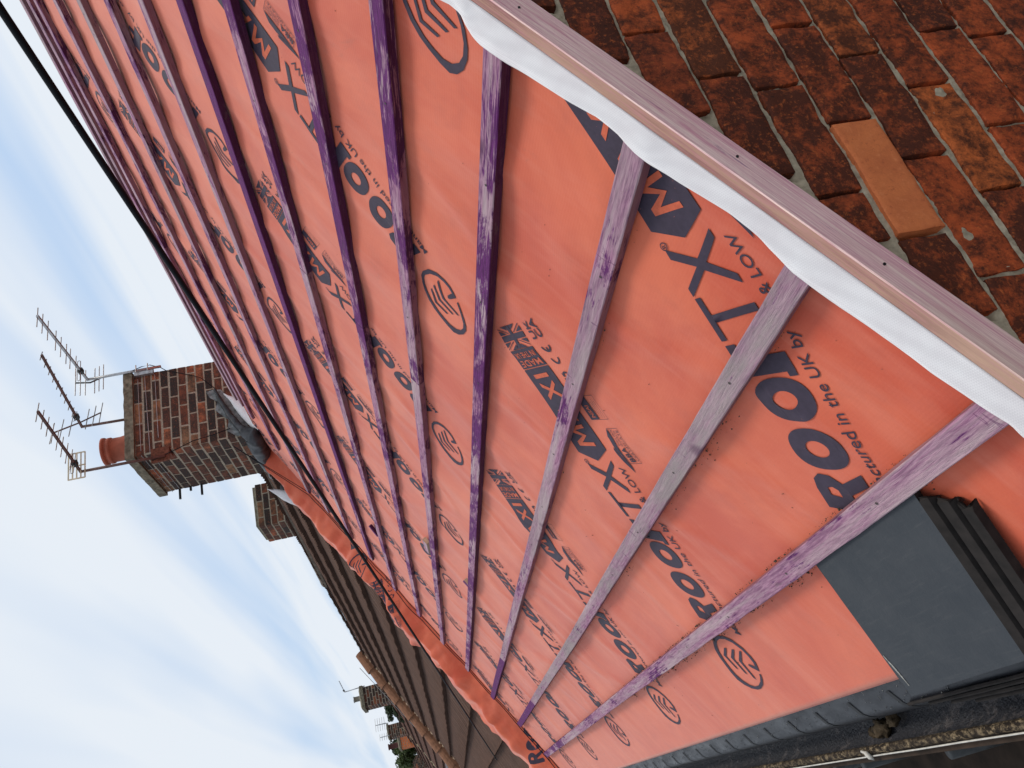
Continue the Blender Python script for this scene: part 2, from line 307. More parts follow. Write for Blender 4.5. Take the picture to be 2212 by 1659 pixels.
for k in range(-9, 26):
    zt = ZB - BH * (k - 1) - .0040; zb_ = ZB - BH * k + .0040
    ph = XP.get(k, 1.50 + (BP / 2 if k % 2 else 0) + random.uniform(-.012, .012))
    n = math.ceil((ph - .62) / BP)
    for i in range(-9, n + 1):
        x1 = ph - BP * i; x0 = x1 - BP; x0 += .0036; x1 -= .0036 + random.uniform(0, .003)
        x0 = max(x0, .62); 
        if x1 - x0 < .03 or x0 > 3.5: continue
        zl = zroof(x0) - .026
        if zb_ > zroof(x1) - .04: continue
        if zt > zl:
            # cut bricks under the raking edge: keep the part below it
            x0 = max(x0, min(x1, (zt - C0 + .026) * CT / ST))
            if x1 - x0 < .02: continue
        new = (k == 2 and i == 1)
        r = random.random(); 
        if new: brick_face(nb, x0, x1, zb_ + .001, zt, -.007, .5, .0008)
        else: brick_face(bk, x0, x1, zb_ + random.uniform(0, .002), zt, random.uniform(-.0036, -.0002), r)
        # open perp joint: dark recess liner beside the brick
        JO.append((x0 - .004, (zb_ + zt) / 2, random.random()))
for mb, nm, mt, lb in ((bk, 'gable_bricks', BR_GABLE, None), (nb, 'replacement_brick', BR_NEW, 'clean bright orange brick among the sooty ones')):
    o = mb.build(nm, mt, house, origin=(4.28, 0, -5.3), smooth=True)
    if lb: o['label'] = lb
rest = MB(); prism(rest, [(.62, -5.3), (2 * xr - .62, -5.3), (2 * xr - .62, zroof(.62) - .06), (3.5, zroof(3.5) - .3), (3.5, -1.8), (.62, -1.8)], -.002, .006)
rest.build('lower_brick_face', BR_GABLE, house, origin=(4.28, 0, -5.3))
for (a_, b_) in (((.62, .23, -5.3), (.85, 6.85, -.02)), ((2 * xr - .85, .23, -5.3), (2 * xr - .62, 6.85, -.02))):
    hb = MB(); hb.abox(a_, b_); hb.build('side_wall', RENDER, house, origin=(4.28, 0, -5.3))
# mortar blobs smeared in the joints
def blob(mb, c, r, sq=(1, 1, 1), n=8, mi=0, seed=0, am=.35):
    P = []
    for j in range(n + 1):
        row = []
        for i in range(2 * n + 1):
            a = math.pi * j / n; b = 2 * math.pi * (i % (2 * n)) / (2 * n); d = Vector((math.sin(a) * math.cos(b), math.sin(a) * math.sin(b), math.cos(a)))
            q = r * (1 + am * vn(d.x + seed, d.y, d.z, 2.2)); row.append((c[0] + d.x * q * sq[0], c[1] + d.y * q * sq[1], c[2] + d.z * q * sq[2]))
        P.append(row)
    mb.grid(P, mi)
ms = MB(); J = np.array(JO)
xs_ = np.arange(.80, 2.1, .0032); zs_ = np.arange(-.25, .86, .0032)
idm = {}
for j, z in enumerate(zs_):
    jn = J[np.abs(J[:, 1] - z) < .038]
    for i, x in enumerate(xs_):
        if z > zroof(x) - .03: continue
        dz = abs(((z - ZB) / BH + .5) % 1 - .5) * BH; y = .0034 + .0035 * vn(x, z, 1, 38) + .002 * vn(x, z, 5, 120) + .0035 * vn(x, z, 9, 6)
        if dz > .0065 and len(jn):
            k = np.argmin(np.abs(jn[:, 0] - x))
            if abs(jn[k, 0] - x) < .009: y += .003 + .0085 * (jn[k, 2] < .72)
        idm[(i, j)] = ms.vs((x, max(y, .0012), z))
for (i, j), v in idm.items():
    if (i + 1, j) in idm and (i, j + 1) in idm and (i + 1, j + 1) in idm: ms.face((v, idm[(i + 1, j)], idm[(i + 1, j + 1)], idm[(i, j + 1)]))
ms.build('gable_mortar', MORT, house, origin=(4.28, 0, -5.3), smooth=True)
# ------------------------------------------------------------------ roof membrane
def sag(s, y):
    k = abs(math.sin(math.pi * (y + .08) / .42)) ** 1.2
    h = -.0065 * k + .0050 * vn(s, y, 3, 1.7) + .0030 * vn(s * 1.0 + y * .9, y * .8 - s, 9, 5.)
    a = vn(s * .55 + y * .25, y * .9 - s * .3, 21, 3.2); h += .0045 * max(0, 1 - (a * 6) ** 2) ** 2
    d = min(1, max(0, (y - .02) / .12)) * min(1, max(0, (s - .71) / .55)); 
    return h * d
def prof(y):
    if y < 6.34: return y, 0.
    l = y - 6.34
    if l < .12: t = l / .12; return y, -.012 * t * t * (3 - 2 * t)
    t = min(1, (l - .12) / .17); t2 = .35 * t + .65 * t * t * (3 - 2 * t)
    return 6.46 + .12 * t2 + max(0, l - .29) * .95, -.012 + .150 * t2 + max(0, l - .29) * .05
def surf(s, y, off=0.):
    yy, h = prof(y); f = 1 - min(1, max(0, (y - 6.3) / .2)) * .6
    e = max(0, y - 6.55); h += e * .28 * vn(s, 1.5, 0, 1.8) + e * .08 * vn(s, y, 4, 5) + (.028 * vn(s, y, 7, 2.6) + .018 * vn(s * 1.4, y * .7, 17, 9) + .022 * max(0, 1 - (vn(s, y * .5, 31, 4) * 5) ** 2) * min(1, (y - 6.5) / .1) if y > 6.5 else 0)
    return rp(s, yy, h + sag(s, y) * f + off)
memb = thing('roof_membrane', 'orange breather membrane stretched over the stripped roof slope, printed in navy', 'roof membrane', loc=rp(2.8, 3.2))
mm = MB(); rows = []
ss = list(np.linspace(.695, RIDGE, 230)); ys = list(np.arange(.0, 6.35, .02)) + list(np.arange(6.36, 7.12, .02))
def ragged(s): return 6.80 + .07 * vn(s, 0, 0, 1.2) + .06 * vn(s, 3, 0, 4.1) + .012 * vn(s, 5, 2, 14) + .008 * vn(s, 5, 0, 30) - max(0, (s - 4.0)) * .25
for s_ in ss:
    rg = ragged(s_); rows.append([surf(s_, min(y, rg)) for y in ys])
mm.grid(rows, 0, flip=True)
def setloc(mb): return dict(origin=tuple(memb.location))
mo = mm.build('membrane_sheet', MEM, memb, smooth=True, origin=tuple(memb.location))
mo.modifiers.new('thick', 'SOLIDIFY').thickness = .0012; mo.modifiers['thick'].offset = -1
back = MB(); back.grid([[rp(RIDGE, 0), rp(RIDGE, 6.9)], [(2 * xr - .5, 0, zroof(.5)), (2 * xr - .5, 6.9, zroof(.5))]]); back.build('rear_slope', MEM, memb, origin=tuple(memb.location))
# ---- printed pattern (u along the lettering, v across it)
DG = bpy.context.evaluated_depsgraph_get
def curve_mesh(cu):
    o = bpy.data.objects.new('tmp', cu); COL.objects.link(o); dg = bpy.context.evaluated_depsgraph_get(); dg.update()
    me = bpy.data.meshes.new_from_object(o.evaluated_get(dg)); v = [tuple(x.co)[:2] for x in me.vertices]; f = [tuple(p.vertices) for p in me.polygons]
    bpy.data.objects.remove(o); bpy.data.meshes.remove(me); return v, f
def text(txt, box, off=0., rot=0, shear=0.):
    cu = bpy.data.curves.new('t', 'FONT'); cu.body = txt; cu.offset = off; cu.fill_mode = 'FRONT'; cu.resolution_u = 3; cu.shear = shear; v, f = curve_mesh(cu)
    if rot == 90: v = [(-y, x) for x, y in v]
    x0 = min(a for a, _ in v); x1 = max(a for a, _ in v); y0 = min(b for _, b in v); y1 = max(b for _, b in v)
    return [(box[0] + (a - x0) / (x1 - x0) * (box[2] - box[0]), box[1] + (b - y0) / (y1 - y0) * (box[3] - box[1])) for a, b in v], f
def shape(loops):
    cu = bpy.data.curves.new('s', 'CURVE'); cu.dimensions = '2D'; cu.fill_mode = 'BOTH'
    for L in loops:
        sp_ = cu.splines.new('POLY'); sp_.points.add(len(L) - 1); sp_.use_cyclic_u = True
        for p_, q in zip(sp_.points, L): p_.co = (q[0], q[1], 0, 1)
    return curve_mesh(cu)
def ell(cx, cy, a, b, n=36, p=2.): return [(cx + a * abs(math.cos(t)) ** (2 / p) * (1 if math.cos(t) > 0 else -1), cy + b * abs(math.sin(t)) ** (2 / p) * (1 if math.sin(t) > 0 else -1)) for t in [2 * math.pi * k / n for k in range(n)]]
def rect(a, b, c, d): return [(a, b), (c, b), (c, d), (a, d)]
dark = []; lite = []
V0, V1 = -.072, .050
dark.append(shape([[(-0.01, -0.078), (0.027, -0.09), (0.05, -0.087), (0.078, -0.073), (0.098, -0.044), (0.102, -0.012), (0.095, 0.021), (0.077, 0.051), (0.055, 0.07), (0.025, 0.086), (-0.007, 0.092), (-0.034, 0.091), (-0.069, 0.087), (-0.095, 0.079), (-0.108, 0.059), (-0.113, 0.03), (-0.107, 0.0), (-0.095, -0.022), (-0.071, -0.048), (-0.045, -0.065), (-0.021, -0.075), (-0.023, -0.067), (-0.037, -0.061), (-0.059, -0.046), (-0.083, -0.021), (-0.096, .004), (-0.098, 0.028), (-0.088, 0.052), (-0.068, 0.068), (-0.042, 0.074), (-0.014, 0.077), (0.02, 0.072), (0.048, 0.059), (0.068, 0.044), (0.083, 0.021), (0.090, -0.007), (0.085, -0.036), (0.067, -0.062), (0.046, -0.074), (0.024, -0.077), (0.007, -0.073), (0.008, -0.047), (0.001, -0.040), (-0.004, -0.047)]]))
for c in ([(0.046, 0.03), (0.049, 0.017), (0.006, 0.050), (-0.039, 0.031), (-0.037, 0.040), (0.008, 0.061)], [(0.051, -0.007), (0.054, -0.020), (0.007, 0.016), (-0.048, -0.001), (-0.045, 0.008), (0.009, 0.028)], [(0.055, -0.042), (0.058, -0.053), (0.005, -0.017), (-0.058, -0.031), (-0.053, -0.022), (0.007, -0.005)]): dark.append(shape([c]))
dark.append(shape([[(.146, V0), (.176, V0), (.180, -.022), (.190, -.022), (.212, V0), (.240, V0), (.216, -.016), (.236, .004), (.240, .026), (.228, .044), (.205, .051), (.158, .051)], [(.184, .002), (.201, .002), (.209, .012), (.207, .024), (.190, .026)]]))
for cu_ in (.297, .407): dark.append(shape([ell(cu_, -.012, .047, .062, 40, 2.3), ell(cu_, -.012, .019, .026, 24)]))
dark.append(shape([[(.462, V0), (.500, V0), (.500, -.030), (.530, -.026), (.530, -.006), (.500, -.006), (.500, .024), (.532, .026), (.532, .049), (.462, .049)]])); dark.append(shape([rect(.452, -.071, .462, -.052)]))
dark.append(shape([[(.582, -.070), (.598, -.070), (.596, .036), (.634, .036), (.634, .050), (.542, .050), (.542, .036), (.580, .036)]]))
dark.append(shape([[(.636, V0), (.654, V0), (.690, -.024), (.724, V0), (.742, V0), (.701, -.010), (.736, .050), (.716, .050), (.688, .002), (.656, .050), (.638, .050), (.678, -.010)]]))
dark.append(shape([ell(.742, .048, .0085, .0085, 16), ell(.742, .048, .0065, .0065, 16)])); dark.append(text('R', (.7385, .0435, .7455, .0525), .01))
dark.append(shape([[(.742, -.010), (.775, -.082), (1.048, -.082), (1.048, .056), (.775, .056)]]))
b0, b1 = -.050, .024
lite.append(shape([[(.790, b0), (.802, b0), (.806, .000), (.826, b0 + .012), (.846, .000), (.850, b0), (.862, b0), (.856, b1), (.842, b1), (.826, -.018), (.810, b1), (.796, b1)]]))
lite.append(shape([[(.872, b0), (.885, b0), (.891, -.030), (.919, -.030), (.925, b0), (.938, b0), (.911, b1), (.899, b1)], [(.896, -.017), (.914, -.017), (.905, .008)]]))
lite.append(shape([[(.944, b0), (.958, b0), (.974, -.024), (.990, b0), (1.004, b0), (.981, -.013), (1.002, b1), (.988, b1), (.974, -.002), (.960, b1), (.946, b1), (.967, -.013)]]))
lite.append(shape([rect(1.016, b0, 1.029, b1)]))
dark.append(shape([rect(1.051, -.082, 1.112, .056)]))
lite.append(text('MADE', (1.056, -.073, 1.077, .046), .01, 90)); lite.append(text('IN THE UK', (1.085, -.073, 1.103, .046), .01, 90))
# union flag drawn as blue panels between pale lines
fa, fb, fc, fd = 1.1135, -.080, 1.184, .054; cx_, cy_ = (fa + fc) / 2, (fb + fd) / 2; hw = .0085
dark.append(shape([rect(cx_ - hw, fb, cx_ + hw, fd)])); dark.append(shape([rect(fa, cy_ - hw, cx_ - hw, cy_ + hw)])); dark.append(shape([rect(cx_ + hw, cy_ - hw, fc, cy_ + hw)]))
for sx in (-1, 1):
    for sy in (-1, 1):
        X = lambda t: cx_ + sx * (hw + .003 + t * ((fc - fa) / 2 - hw - .003)); Yf = lambda t: cy_ + sy * (hw + .003 + t * ((fd - fb) / 2 - hw - .003))
        dark.append(shape([[(X(0), Yf(.36)), (X(.60), Yf(1)), (X(0), Yf(1))]])); dark.append(shape([[(X(.40), Yf(0)), (X(1), Yf(.62)), (X(1), Yf(0))]]))
        dark.append(shape([[(X(0), Yf(.12)), (X(.80), Yf(1)), (X(.90), Yf(1)), (X(.05), Yf(.05))]]))
dark.append(text('Manufactured in the UK by', (.136, -.124, .535, -.090), .004)); dark.append(text('on & LOW', (.556, -.118, .722, -.093), .004))
# approval box with a peaked emblem
def frame(a, b, c, d, t=.0011): return shape([rect(a, b, c, d), rect(a + t, b + t, c - t, d - t)])
dark.append(frame(.731, -.206, .844, -.156)); dark.append(text('BBA', (.736, -.186, .786, -.166), .02)); dark.append(text('TECHNICAL APPROVALS\nFOR CONSTRUCTION', (.790, -.188, .841, -.163)))
dark.append(text('CERTIFICATE', (.738, -.202, .838, -.193))); dark.append(shape([[(.731, -.154), (.844, -.154), (.818, -.134), (.790, -.134)]])); dark.append(shape([[(.700, -.150), (.728, -.154), (.786, -.132), (.778, -.126)]]))
dark.append(shape([rect(.872, -.154, .947, -.114)])); lite.append(text('NSAI', (.880, -.146, .918, -.128), .02)); dark.append(frame(.872, -.200, .947, -.154))
for q in range(4): dark.append(text('Certified product %s' % ('ABCD'[q] * 0), (.878, -.165 - .009 * q, .935 - .006 * (q % 2), -.160 - .009 * q)))
# recycling arrows, CE, UKCA
for q in range(3):
    a0 = math.pi * (.5 + 2 * q / 3); arc = [(1.002 + .020 * math.cos(a0 + t), -.140 + .022 * math.sin(a0 + t)) for t in np.linspace(0, 1.35, 7)]; ar2 = [(1.002 + .014 * math.cos(a0 + t), -.140 + .0155 * math.sin(a0 + t)) for t in np.linspace(1.35, 0, 7)]
    dark.append(shape([arc + [(1.002 + .026 * math.cos(a0 + 1.35), -.140 + .028 * math.sin(a0 + 1.35)), (1.002 + .017 * math.cos(a0 + 1.85), -.140 + .019 * math.sin(a0 + 1.85)), (1.002 + .008 * math.cos(a0 + 1.35), -.140 + .009 * math.sin(a0 + 1.35))] + ar2]))
def cee(cx, cy, r, t): 
    o_ = [(cx + r * math.cos(a), cy + r * math.sin(a)) for a in np.linspace(R(95), R(265), 16)]; i_ = [(cx + (r - t) * math.cos(a), cy + (r - t) * math.sin(a)) for a in np.linspace(R(265), R(95), 16)]; return shape([o_ + i_])
dark.append(cee(1.066, -.141, .0215, .006)); dark.append(cee(1.104, -.141, .0215, .006)); dark.append(shape([rect(1.084, -.144, 1.098, -.138)]))
dark.append(text('UK', (1.127, -.138, 1.183, -.113), .02)); dark.append(text('CA', (1.127, -.170, 1.183, -.145), .02))
def tess(parts):
    bm = bmesh.new()
    for v, f in parts:
        vs = [bm.verts.new((a, b, 0)) for a, b in v]
        for q in f:
            try: bm.faces.new([vs[i] for i in q])
            except ValueError: pass
    for u in np.arange(-.1, 1.2, .035): bmesh.ops.bisect_plane(bm, geom=bm.verts[:] + bm.edges[:] + bm.faces[:], plane_co=(u, 0, 0), plane_no=(1, 0, 0))
    for v in np.arange(-.2, .1, .035): bmesh.ops.bisect_plane(bm, geom=bm.verts[:] + bm.edges[:] + bm.faces[:], plane_co=(0, v, 0), plane_no=(0, 1, 0))
    bm.verts.index_update(); V = [(x.co.x, x.co.y) for x in bm.verts]; F = [[x.index for x in p.verts] for p in bm.faces]; bm.free(); return V, F
TD, TL = tess(dark), tess(lite)
AN = R(-31); ca, sa = math.cos(AN), math.sin(AN)
pm = MB(); ROWS = [(.885, .56, 0), (2.135, .085, 0), (3.355, -.52, 0), (4.585, .12, 0)]
def period(j): return [0, .927, 1.887, 2.947, 4.027, 5.077, 6.1, 7.1][j] if j < 8 else j
for (s0, y0, _) in ROWS:
    for j in range(-1, 8):
        y00 = y0 + (period(j) if j >= 0 else -.93)
        for (V, F), mi, off in ((TD, 0, .0018), (TL, 1, .0026)):
            ids = {}
            sy = [(s0 + u * ca - v * sa, y00 + (u * sa + v * ca)) for u, v in V]
            for f in F:
                cs = sum(sy[i][0] for i in f) / len(f); cy = sum(sy[i][1] for i in f) / len(f)
                if cs > RIDGE - .03 or cs < .72 or cy < .012 or cy > ragged(cs) - .03: continue
                for i in f:
                    if i not in ids: ids[i] = pm.vs(surf(sy[i][0], sy[i][1], off))
                pm.face([ids[i] for i in f], mi)
pm.build('printed_lettering', [INK, INKL], memb, origin=tuple(memb.location), smooth=True)
# upturned pale flaps of the sheet at the chimney
def curlsheet(name, top, bot, mat, parent, org, n=14, bow=.02):
    mb = MB(); rows = []
    for i in range(n + 1):
        t = i / n * (len(top) - 1); k = min(int(t), len(top) - 2); f = t - k; a = Vector(top[k]).lerp(Vector(top[k + 1]), f)
        t = i / n * (len(bot) - 1); k = min(int(t), len(bot) - 2); f = t - k; b = Vector(bot[k]).lerp(Vector(bot[k + 1]), f)
        rows.append([tuple(a.lerp(b, q / 6) + Vector((0, -bow * math.sin(math.pi * q / 6) - .01 * vn(i * .4, q * .4, 2), .006 * vn(i, q, 1, .5)))) for q in range(7)])
    mb.grid(rows); o = mb.build(name, mat, parent, smooth=True, origin=org); o.modifiers.new('t', 'SOLIDIFY').thickness = .002; return o
f1 = curlsheet('upturned_edge', [(4.681, 6.1, 2.517), (4.591, 6.11, 2.465), (4.458, 6.12, 2.403), (4.342, 6.12, 2.341), (4.272, 6.12, 2.289), (4.218, 6.1, 2.234)], [(4.672, 6.1, 2.505), (4.622, 6.08, 2.430), (4.56, 6.07, 2.35), (4.452, 6.06, 2.28), (4.34, 6.06, 2.235), (4.210, 6.08, 2.215)], WOV, memb, tuple(memb.location))
f1['label'] = 'white underside of the sheet turned up at the chimney foot'
f2 = curlsheet('turned_back_corner', [(3.93, 6.86, 2.335), (3.913, 6.85, 2.245), (3.881, 6.85, 2.156), (3.847, 6.85, 2.082), (3.807, 6.85, 2.033), (3.676, 6.85, 1.964), (3.595, 6.85, 1.943)], [(3.919, 6.85, 2.322), (3.870, 6.88, 2.265), (3.80, 6.9, 2.20), (3.74, 6.9, 2.13), (3.69, 6.9, 2.06), (3.64, 6.9, 2.00), (3.590, 6.86, 1.935)], WOV, memb, tuple(memb.location))
f2['label'] = 'white underside of the sheet folded over the next roof'
# ------------------------------------------------------------------ white turned-over strip along the verge
EDGE = [(0.60, .03), (0.966, 0.033), (0.984, 0.030), (1.031, 0.033), (1.097, 0.038), (1.157, 0.037), (1.193, 0.038), (1.24, 0.041), (1.297, 0.041), (1.326, 0.041), (1.36, 0.033), (1.392, 0.028), (1.448, 0.026), (1.493, 0.029), (1.561, 0.034), (1.6, 0.038), (1.626, 0.037), (1.665, 0.029), (1.714, 0.027), (1.778, 0.034), (1.819, 0.037), (1.86, 0.04), (1.907, 0.045), (1.946, 0.047), (1.975, 0.047), (1.993, 0.043), (2.011, 0.033), (2.031, 0.024), (2.058, 0.022), (2.081, 0.025), (2.2, .034), (2.4, .028), (2.6, .036), (2.8, .03), (3.2, .04), (3.6, .03), (4.2, .036), (4.95, .03)]
es = [e[0] for e in EDGE]; ee = [e[1] for e in EDGE]
BS = [1.031, 1.342, 1.657, 1.973, 2.292, 2.598, 2.925, 3.218, 3.524, 3.848, 4.163, 4.488, 4.80]
sw = MB(); rows = []
for s_ in np.arange(.62, 4.95, .008):
    ye = float(np.interp(s_, es, ee)); onb = max([math.exp(-((s_ - (b - .022)) / .055) ** 2) for b in BS])
    crease = .004 * math.exp(-((s_ - 2.03) / .02) ** 2) + .003 * math.exp(-((s_ - 1.62) / .03) ** 2)
    row = []
    for q in range(11):
        t = q / 10; y = -.0005 + (ye + .0008 * vn(s_, 3, 3, 20) + .0005) * t
        h = .0128 + min(max(y, 0) * .62, .0200 + max(y - .032, 0) * .12) + .0010 * onb * min(1, t * 3) + .0005 * vn(s_, t, 0, 6) * t + crease * math.sin(t * 3.1) * .8
        row.append(rp(s_, y, h))
    rows.append(row)
sw.grid(rows, flip=True); fl = sw.build('verge_strip', WOV, smooth=True); fl.modifiers.new('t', 'SOLIDIFY').thickness = .0012
tag(fl, 'white woven strip of membrane folded back over the batten ends along the gable', 'membrane strip')
# ------------------------------------------------------------------ battens
AX = Matrix(((0, -CT, -ST, 0), (1, 0, 0, 0), (0, -ST, CT, 0), (0, 0, 0, 1)))
NAILM = simple('nail_steel', (.06, .045, .04), .6, .4, 80, .4, .3)
def batten_mesh(L, wd, t, seed, e0=0., e1=0.):
    mb = MB(); n = max(2, int(L / .05)); c = .002; rows = []
    pr = [(-wd / 2, 0), (-wd / 2, t - c), (-wd / 2 + c, t), (0, t), (wd / 2 - c, t), (wd / 2, t - c), (wd / 2, 0)]
    for i in range(n + 1):
        x = L * i / n; row = []
        for k, (a, b) in enumerate(pr):
            j = .0009 * vn(x, k, seed, 6) + .0006 * vn(x, k, seed, 23); row.append((x, a + .0045 * vn(x, 0, seed, .55) + j * 1.5, b + j * .8 + .001 * vn(x, 2, seed, .9)))
        rows.append(row)
    ids = [[mb.vs(p) for p in r] for r in rows]
    for a, b in zip(ids, ids[1:]):
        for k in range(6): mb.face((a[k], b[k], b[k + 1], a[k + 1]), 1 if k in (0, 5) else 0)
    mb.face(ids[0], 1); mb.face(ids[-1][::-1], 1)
    x = .34
    while x < L and L > .5:
        yo = .0045 * vn(x, 0, seed, .55) + .008 * vn(x, 3, seed, 9); c = (x + .01 * vn(x, 7, seed, 5), yo, t + .0012); r_ = [mb.vs((c[0] + .0030 * math.cos(a), c[1] + .0030 * math.sin(a), c[2] + .001 * vn(x, 2, seed, .9))) for a in [k * math.pi / 4 for k in range(8)]]; mb.face(r_, 2)
        x += .42
    return mb
def put_batten(s_top, y0, y1, dye, grey, label, wd=.046, t=.025, h=.0035, seed=0, group='roof battens across the slope', name='roof_batten', tilt=0.):
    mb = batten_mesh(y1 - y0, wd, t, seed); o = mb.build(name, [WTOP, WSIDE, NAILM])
    M4 = AX.copy(); M4.translation = rp(s_top - wd / 2, y0, h); o.matrix_world = M4 @ Matrix.Rotation(tilt, 4, 'Z')
    o['dye'] = float(dye); o['grey'] = float(grey); return tag(o, label, 'roof batten', group)
ordn = ['lowest', 'second', 'third', 'fourth', 'fifth', 'sixth', 'seventh', 'eighth', 'ninth', 'tenth', 'eleventh', 'twelfth', 'thirteenth']
Y0 = .031
SEG = {0: [(Y0, 4.95, .36, .25), (4.953, 6.29, .60, 0)], 1: [(Y0, 4.80, .27, .85), (4.803, 6.25, .88, 0)], 2: [(Y0, 4.50, .30, .5), (4.503, 6.36, .95, 0)],
       3: [(Y0, 6.36, .57, .2)], 4: [(Y0, 1.62, .52, .2), (1.623, 6.38, .48, .2)], 5: [(Y0, 1.60, .66, 0), (1.603, 6.30, .52, .1)], 6: [(Y0, 1.60, .60, 0), (1.603, 6.34, .50, .2)],
       7: [(Y0, 4.4, .97, 0), (4.403, 6.1, .62, .1)], 8: [(Y0, 6.2, .36, .3)], 9: [(Y0, 4.1, .40, .3), (4.103, 6.15, .35, 0)], 10: [(Y0, 6.25, .36, .7)], 11: [(Y0, 5.80, .45, .2)], 12: [(Y0, 3.2, .5, .2), (3.203, 5.62, .4, .2)]}
TXT = ['knotty, above the grey tile', 'weathered grey lilac', 'pale lilac along most of it', 'blotched purple and white',
       'streaky purple, dark edged', 'deep purple with a pale splash', 'purple with white smears', 'uniform dull plum face', 'pale lilac with reddish edge', 'lilac over a brown edge', 'greyish top face', 'narrow looking mauve', 'close under the ridge pair']
for i, segs in SEG.items():
    for j, (a, b, dy_, gr) in enumerate(segs):
        if len(segs) == 1: lb = '%s batten up the slope, one full length, %s' % (ordn[i], TXT[i])
        elif j == 0: lb = 'near length of the %s batten up, %s' % (ordn[i], TXT[i])
        else: lb = 'far length of the %s batten up, butted to a near length' % ordn[i]
        put_batten(BS[i], a, b, dy_, gr, lb, seed=i * 7 + j * 3)
put_batten(4.925, Y0, 5.55, .3, .6, 'lower batten of the close pair at the ridge line', seed=91, t=.025)
put_batten(4.985, Y0, 5.5, .30, .8, 'topmost batten, upper of the close pair against the sky', seed=92, t=.03, h=.012)
# loose offcuts resting on the upper side of battens
for (s_, y, dy_, L, hh, rt, lb) in ((3.02, 4.82, .95, .10, .03, 1.1, 'purple batten offcut tucked behind the seventh batten up'), (2.335, 3.62, .2, .16, .03, .10, 'pale offcut with a bare yellow end against the fifth batten up'), (2.005, 3.58, .6, .07, .03, 1.45, 'small square offcut against the fourth batten up')):
    mb = batten_mesh(L, .04, .025, s_ * 3); o = mb.build('batten_offcut', [WTOP, CHIP if L > .12 or L < .08 else WSIDE]); M4 = AX.copy(); M4.translation = rp(s_, y, hh * .1 + .003); o.matrix_world = M4 @ Matrix.Rotation(rt, 4, 'Z')
    o['dye'] = dy_; o['grey'] = .1; tag(o, lb, 'timber offcut', 'offcuts left beside the battens')
# ------------------------------------------------------------------ verge batten on the gable face
mb = MB(); L = 4.6; n = 90; rows = []
pr = [(.0, -.0385), (.0, .0115), (.0015, .0128), (.0245, .0128), (.0265, .0112), (.0265, -.0365), (.0245, -.0385)]   # (towards the viewer, along the normal)
for i in range(n + 1):
    s_ = .58 + L * i / n; sg = .0022 * vn(s_, 0, 5, .9)
    rows.append([(s_, a, b + sg + .0006 * vn(s_, k, 3, 9)) for k, (a, b) in enumerate(pr)])
ids = [[mb.vs(p) for p in r] for r in rows]
for a, b in zip(ids, ids[1:]):
    for k in range(7): kk = (k + 1) % 7; mb.face((a[k], a[kk], b[kk], b[k]), 1 if k in (1, 2) else 0)
mb.face(ids[0][::-1]); mb.face(ids[-1])
vb = mb.build('verge_batten', [VFACE, VTOP]); vb.matrix_world = Matrix(((CT, 0, -ST, 0), (0, -1, 0, -.0005), (ST, 0, CT, C0), (0, 0, 0, 1)))
tag(vb, 'long pink stained timber nailed up the gable between white strip and brickwork', 'verge batten')
for s_, h_ in ((1.49, -.016), (1.235, -.010), (1.93, -.008)):
    nl = MB(); c = rp(s_, -.0285, h_); nl.tube([c, (c[0], c[1] + .004, c[2])], .0022, 10)
    nh = nl.build('nail_head', SCT); nh.parent = vb; nh.matrix_parent_inverse = vb.matrix_world.inverted()
# ------------------------------------------------------------------ loose grey tile at the eaves corner
def bl4(P, u, v): 
    a = [P[0][k] * (1 - u) + P[1][k] * u for k in range(3)]; b = [P[3][k] * (1 - u) + P[2][k] * u for k in range(3)]
    return [a[k] * (1 - v) + b[k] * v for k in range(3)]
tl = thing('grey_tile', 'flat dark grey interlocking tile laid skew below the lowest batten at the gutter corner', 'roof tile', loc=rp(.84, .55))
TQ = [(.988, .688, .020), (.988, .292, .020), (.690, .405, .052), (.682, .785, .052)]      # s, y, h of the face corners
def tpt(u, v, dh=0.): s_, y, h = bl4(TQ, u, v); return rp(s_, y, h + dh)
tb = MB(); n = 16
tb.grid([[tpt(i / n, j / n, .0006 * vn(i * .3, j * .3, 2)) for i in range(n + 1)] for j in range(n + 1)], 0, flip=False)
ring = [(i / n, 0) for i in range(n)] + [(1, j / n) for j in range(n)] + [(1 - i / n, 1) for i in range(n)] + [(0, 1 - j / n) for j in range(n)]
for k in range(len(ring)):
    p, q = ring[k], ring[(k + 1) % len(ring)]; a, b, c, d_ = [tb.vs(tpt(*p)), tb.vs(tpt(*q)), tb.vs(tpt(*q, -.013)), tb.vs(tpt(*p, -.013))]; tb.face((a, b, c, d_), 1)
tb.build('tile_face', [TILEG, TILED], tl, origin=tuple(tl.location))
ib = MB()
steps = [(0.0, -.003, .004), (.020, -.0065, .001), (.028, -.019, 0), (.036, -.019, .0), (.040, -.009, .006), (.062, -.0105, .008), (.070, -.021, 0), (.082, -.021, 0), (.086, -.011, .01), (.104, -.013, .012), (.108, -.024, 0)]
rows = []
for j in range(31):
    v = j / 30; row = []
    for (o_, dh, st) in steps:
        vv = max(v, .03 + o_ * 1.9 + .012 * (vn(o_ * 60, 1, 3, 1.) + 1) * (1 if j < 5 else 0) + .012 * math.sin(o_ * 260) + (.05 if o_ > .1 else 0)) if j < 7 else v
        b_ = bl4(TQ, 1, vv); row.append(rp(b_[0] + o_ * .05, b_[1] - o_ * .80, b_[2] + dh))
    rows.append(row)
ib.grid(rows, 0); io = ib.build('interlock_ribs', [TILED], tl, origin=tuple(tl.location)); io.modifiers.new('t', 'SOLIDIFY').thickness = .004
lb_ = MB()
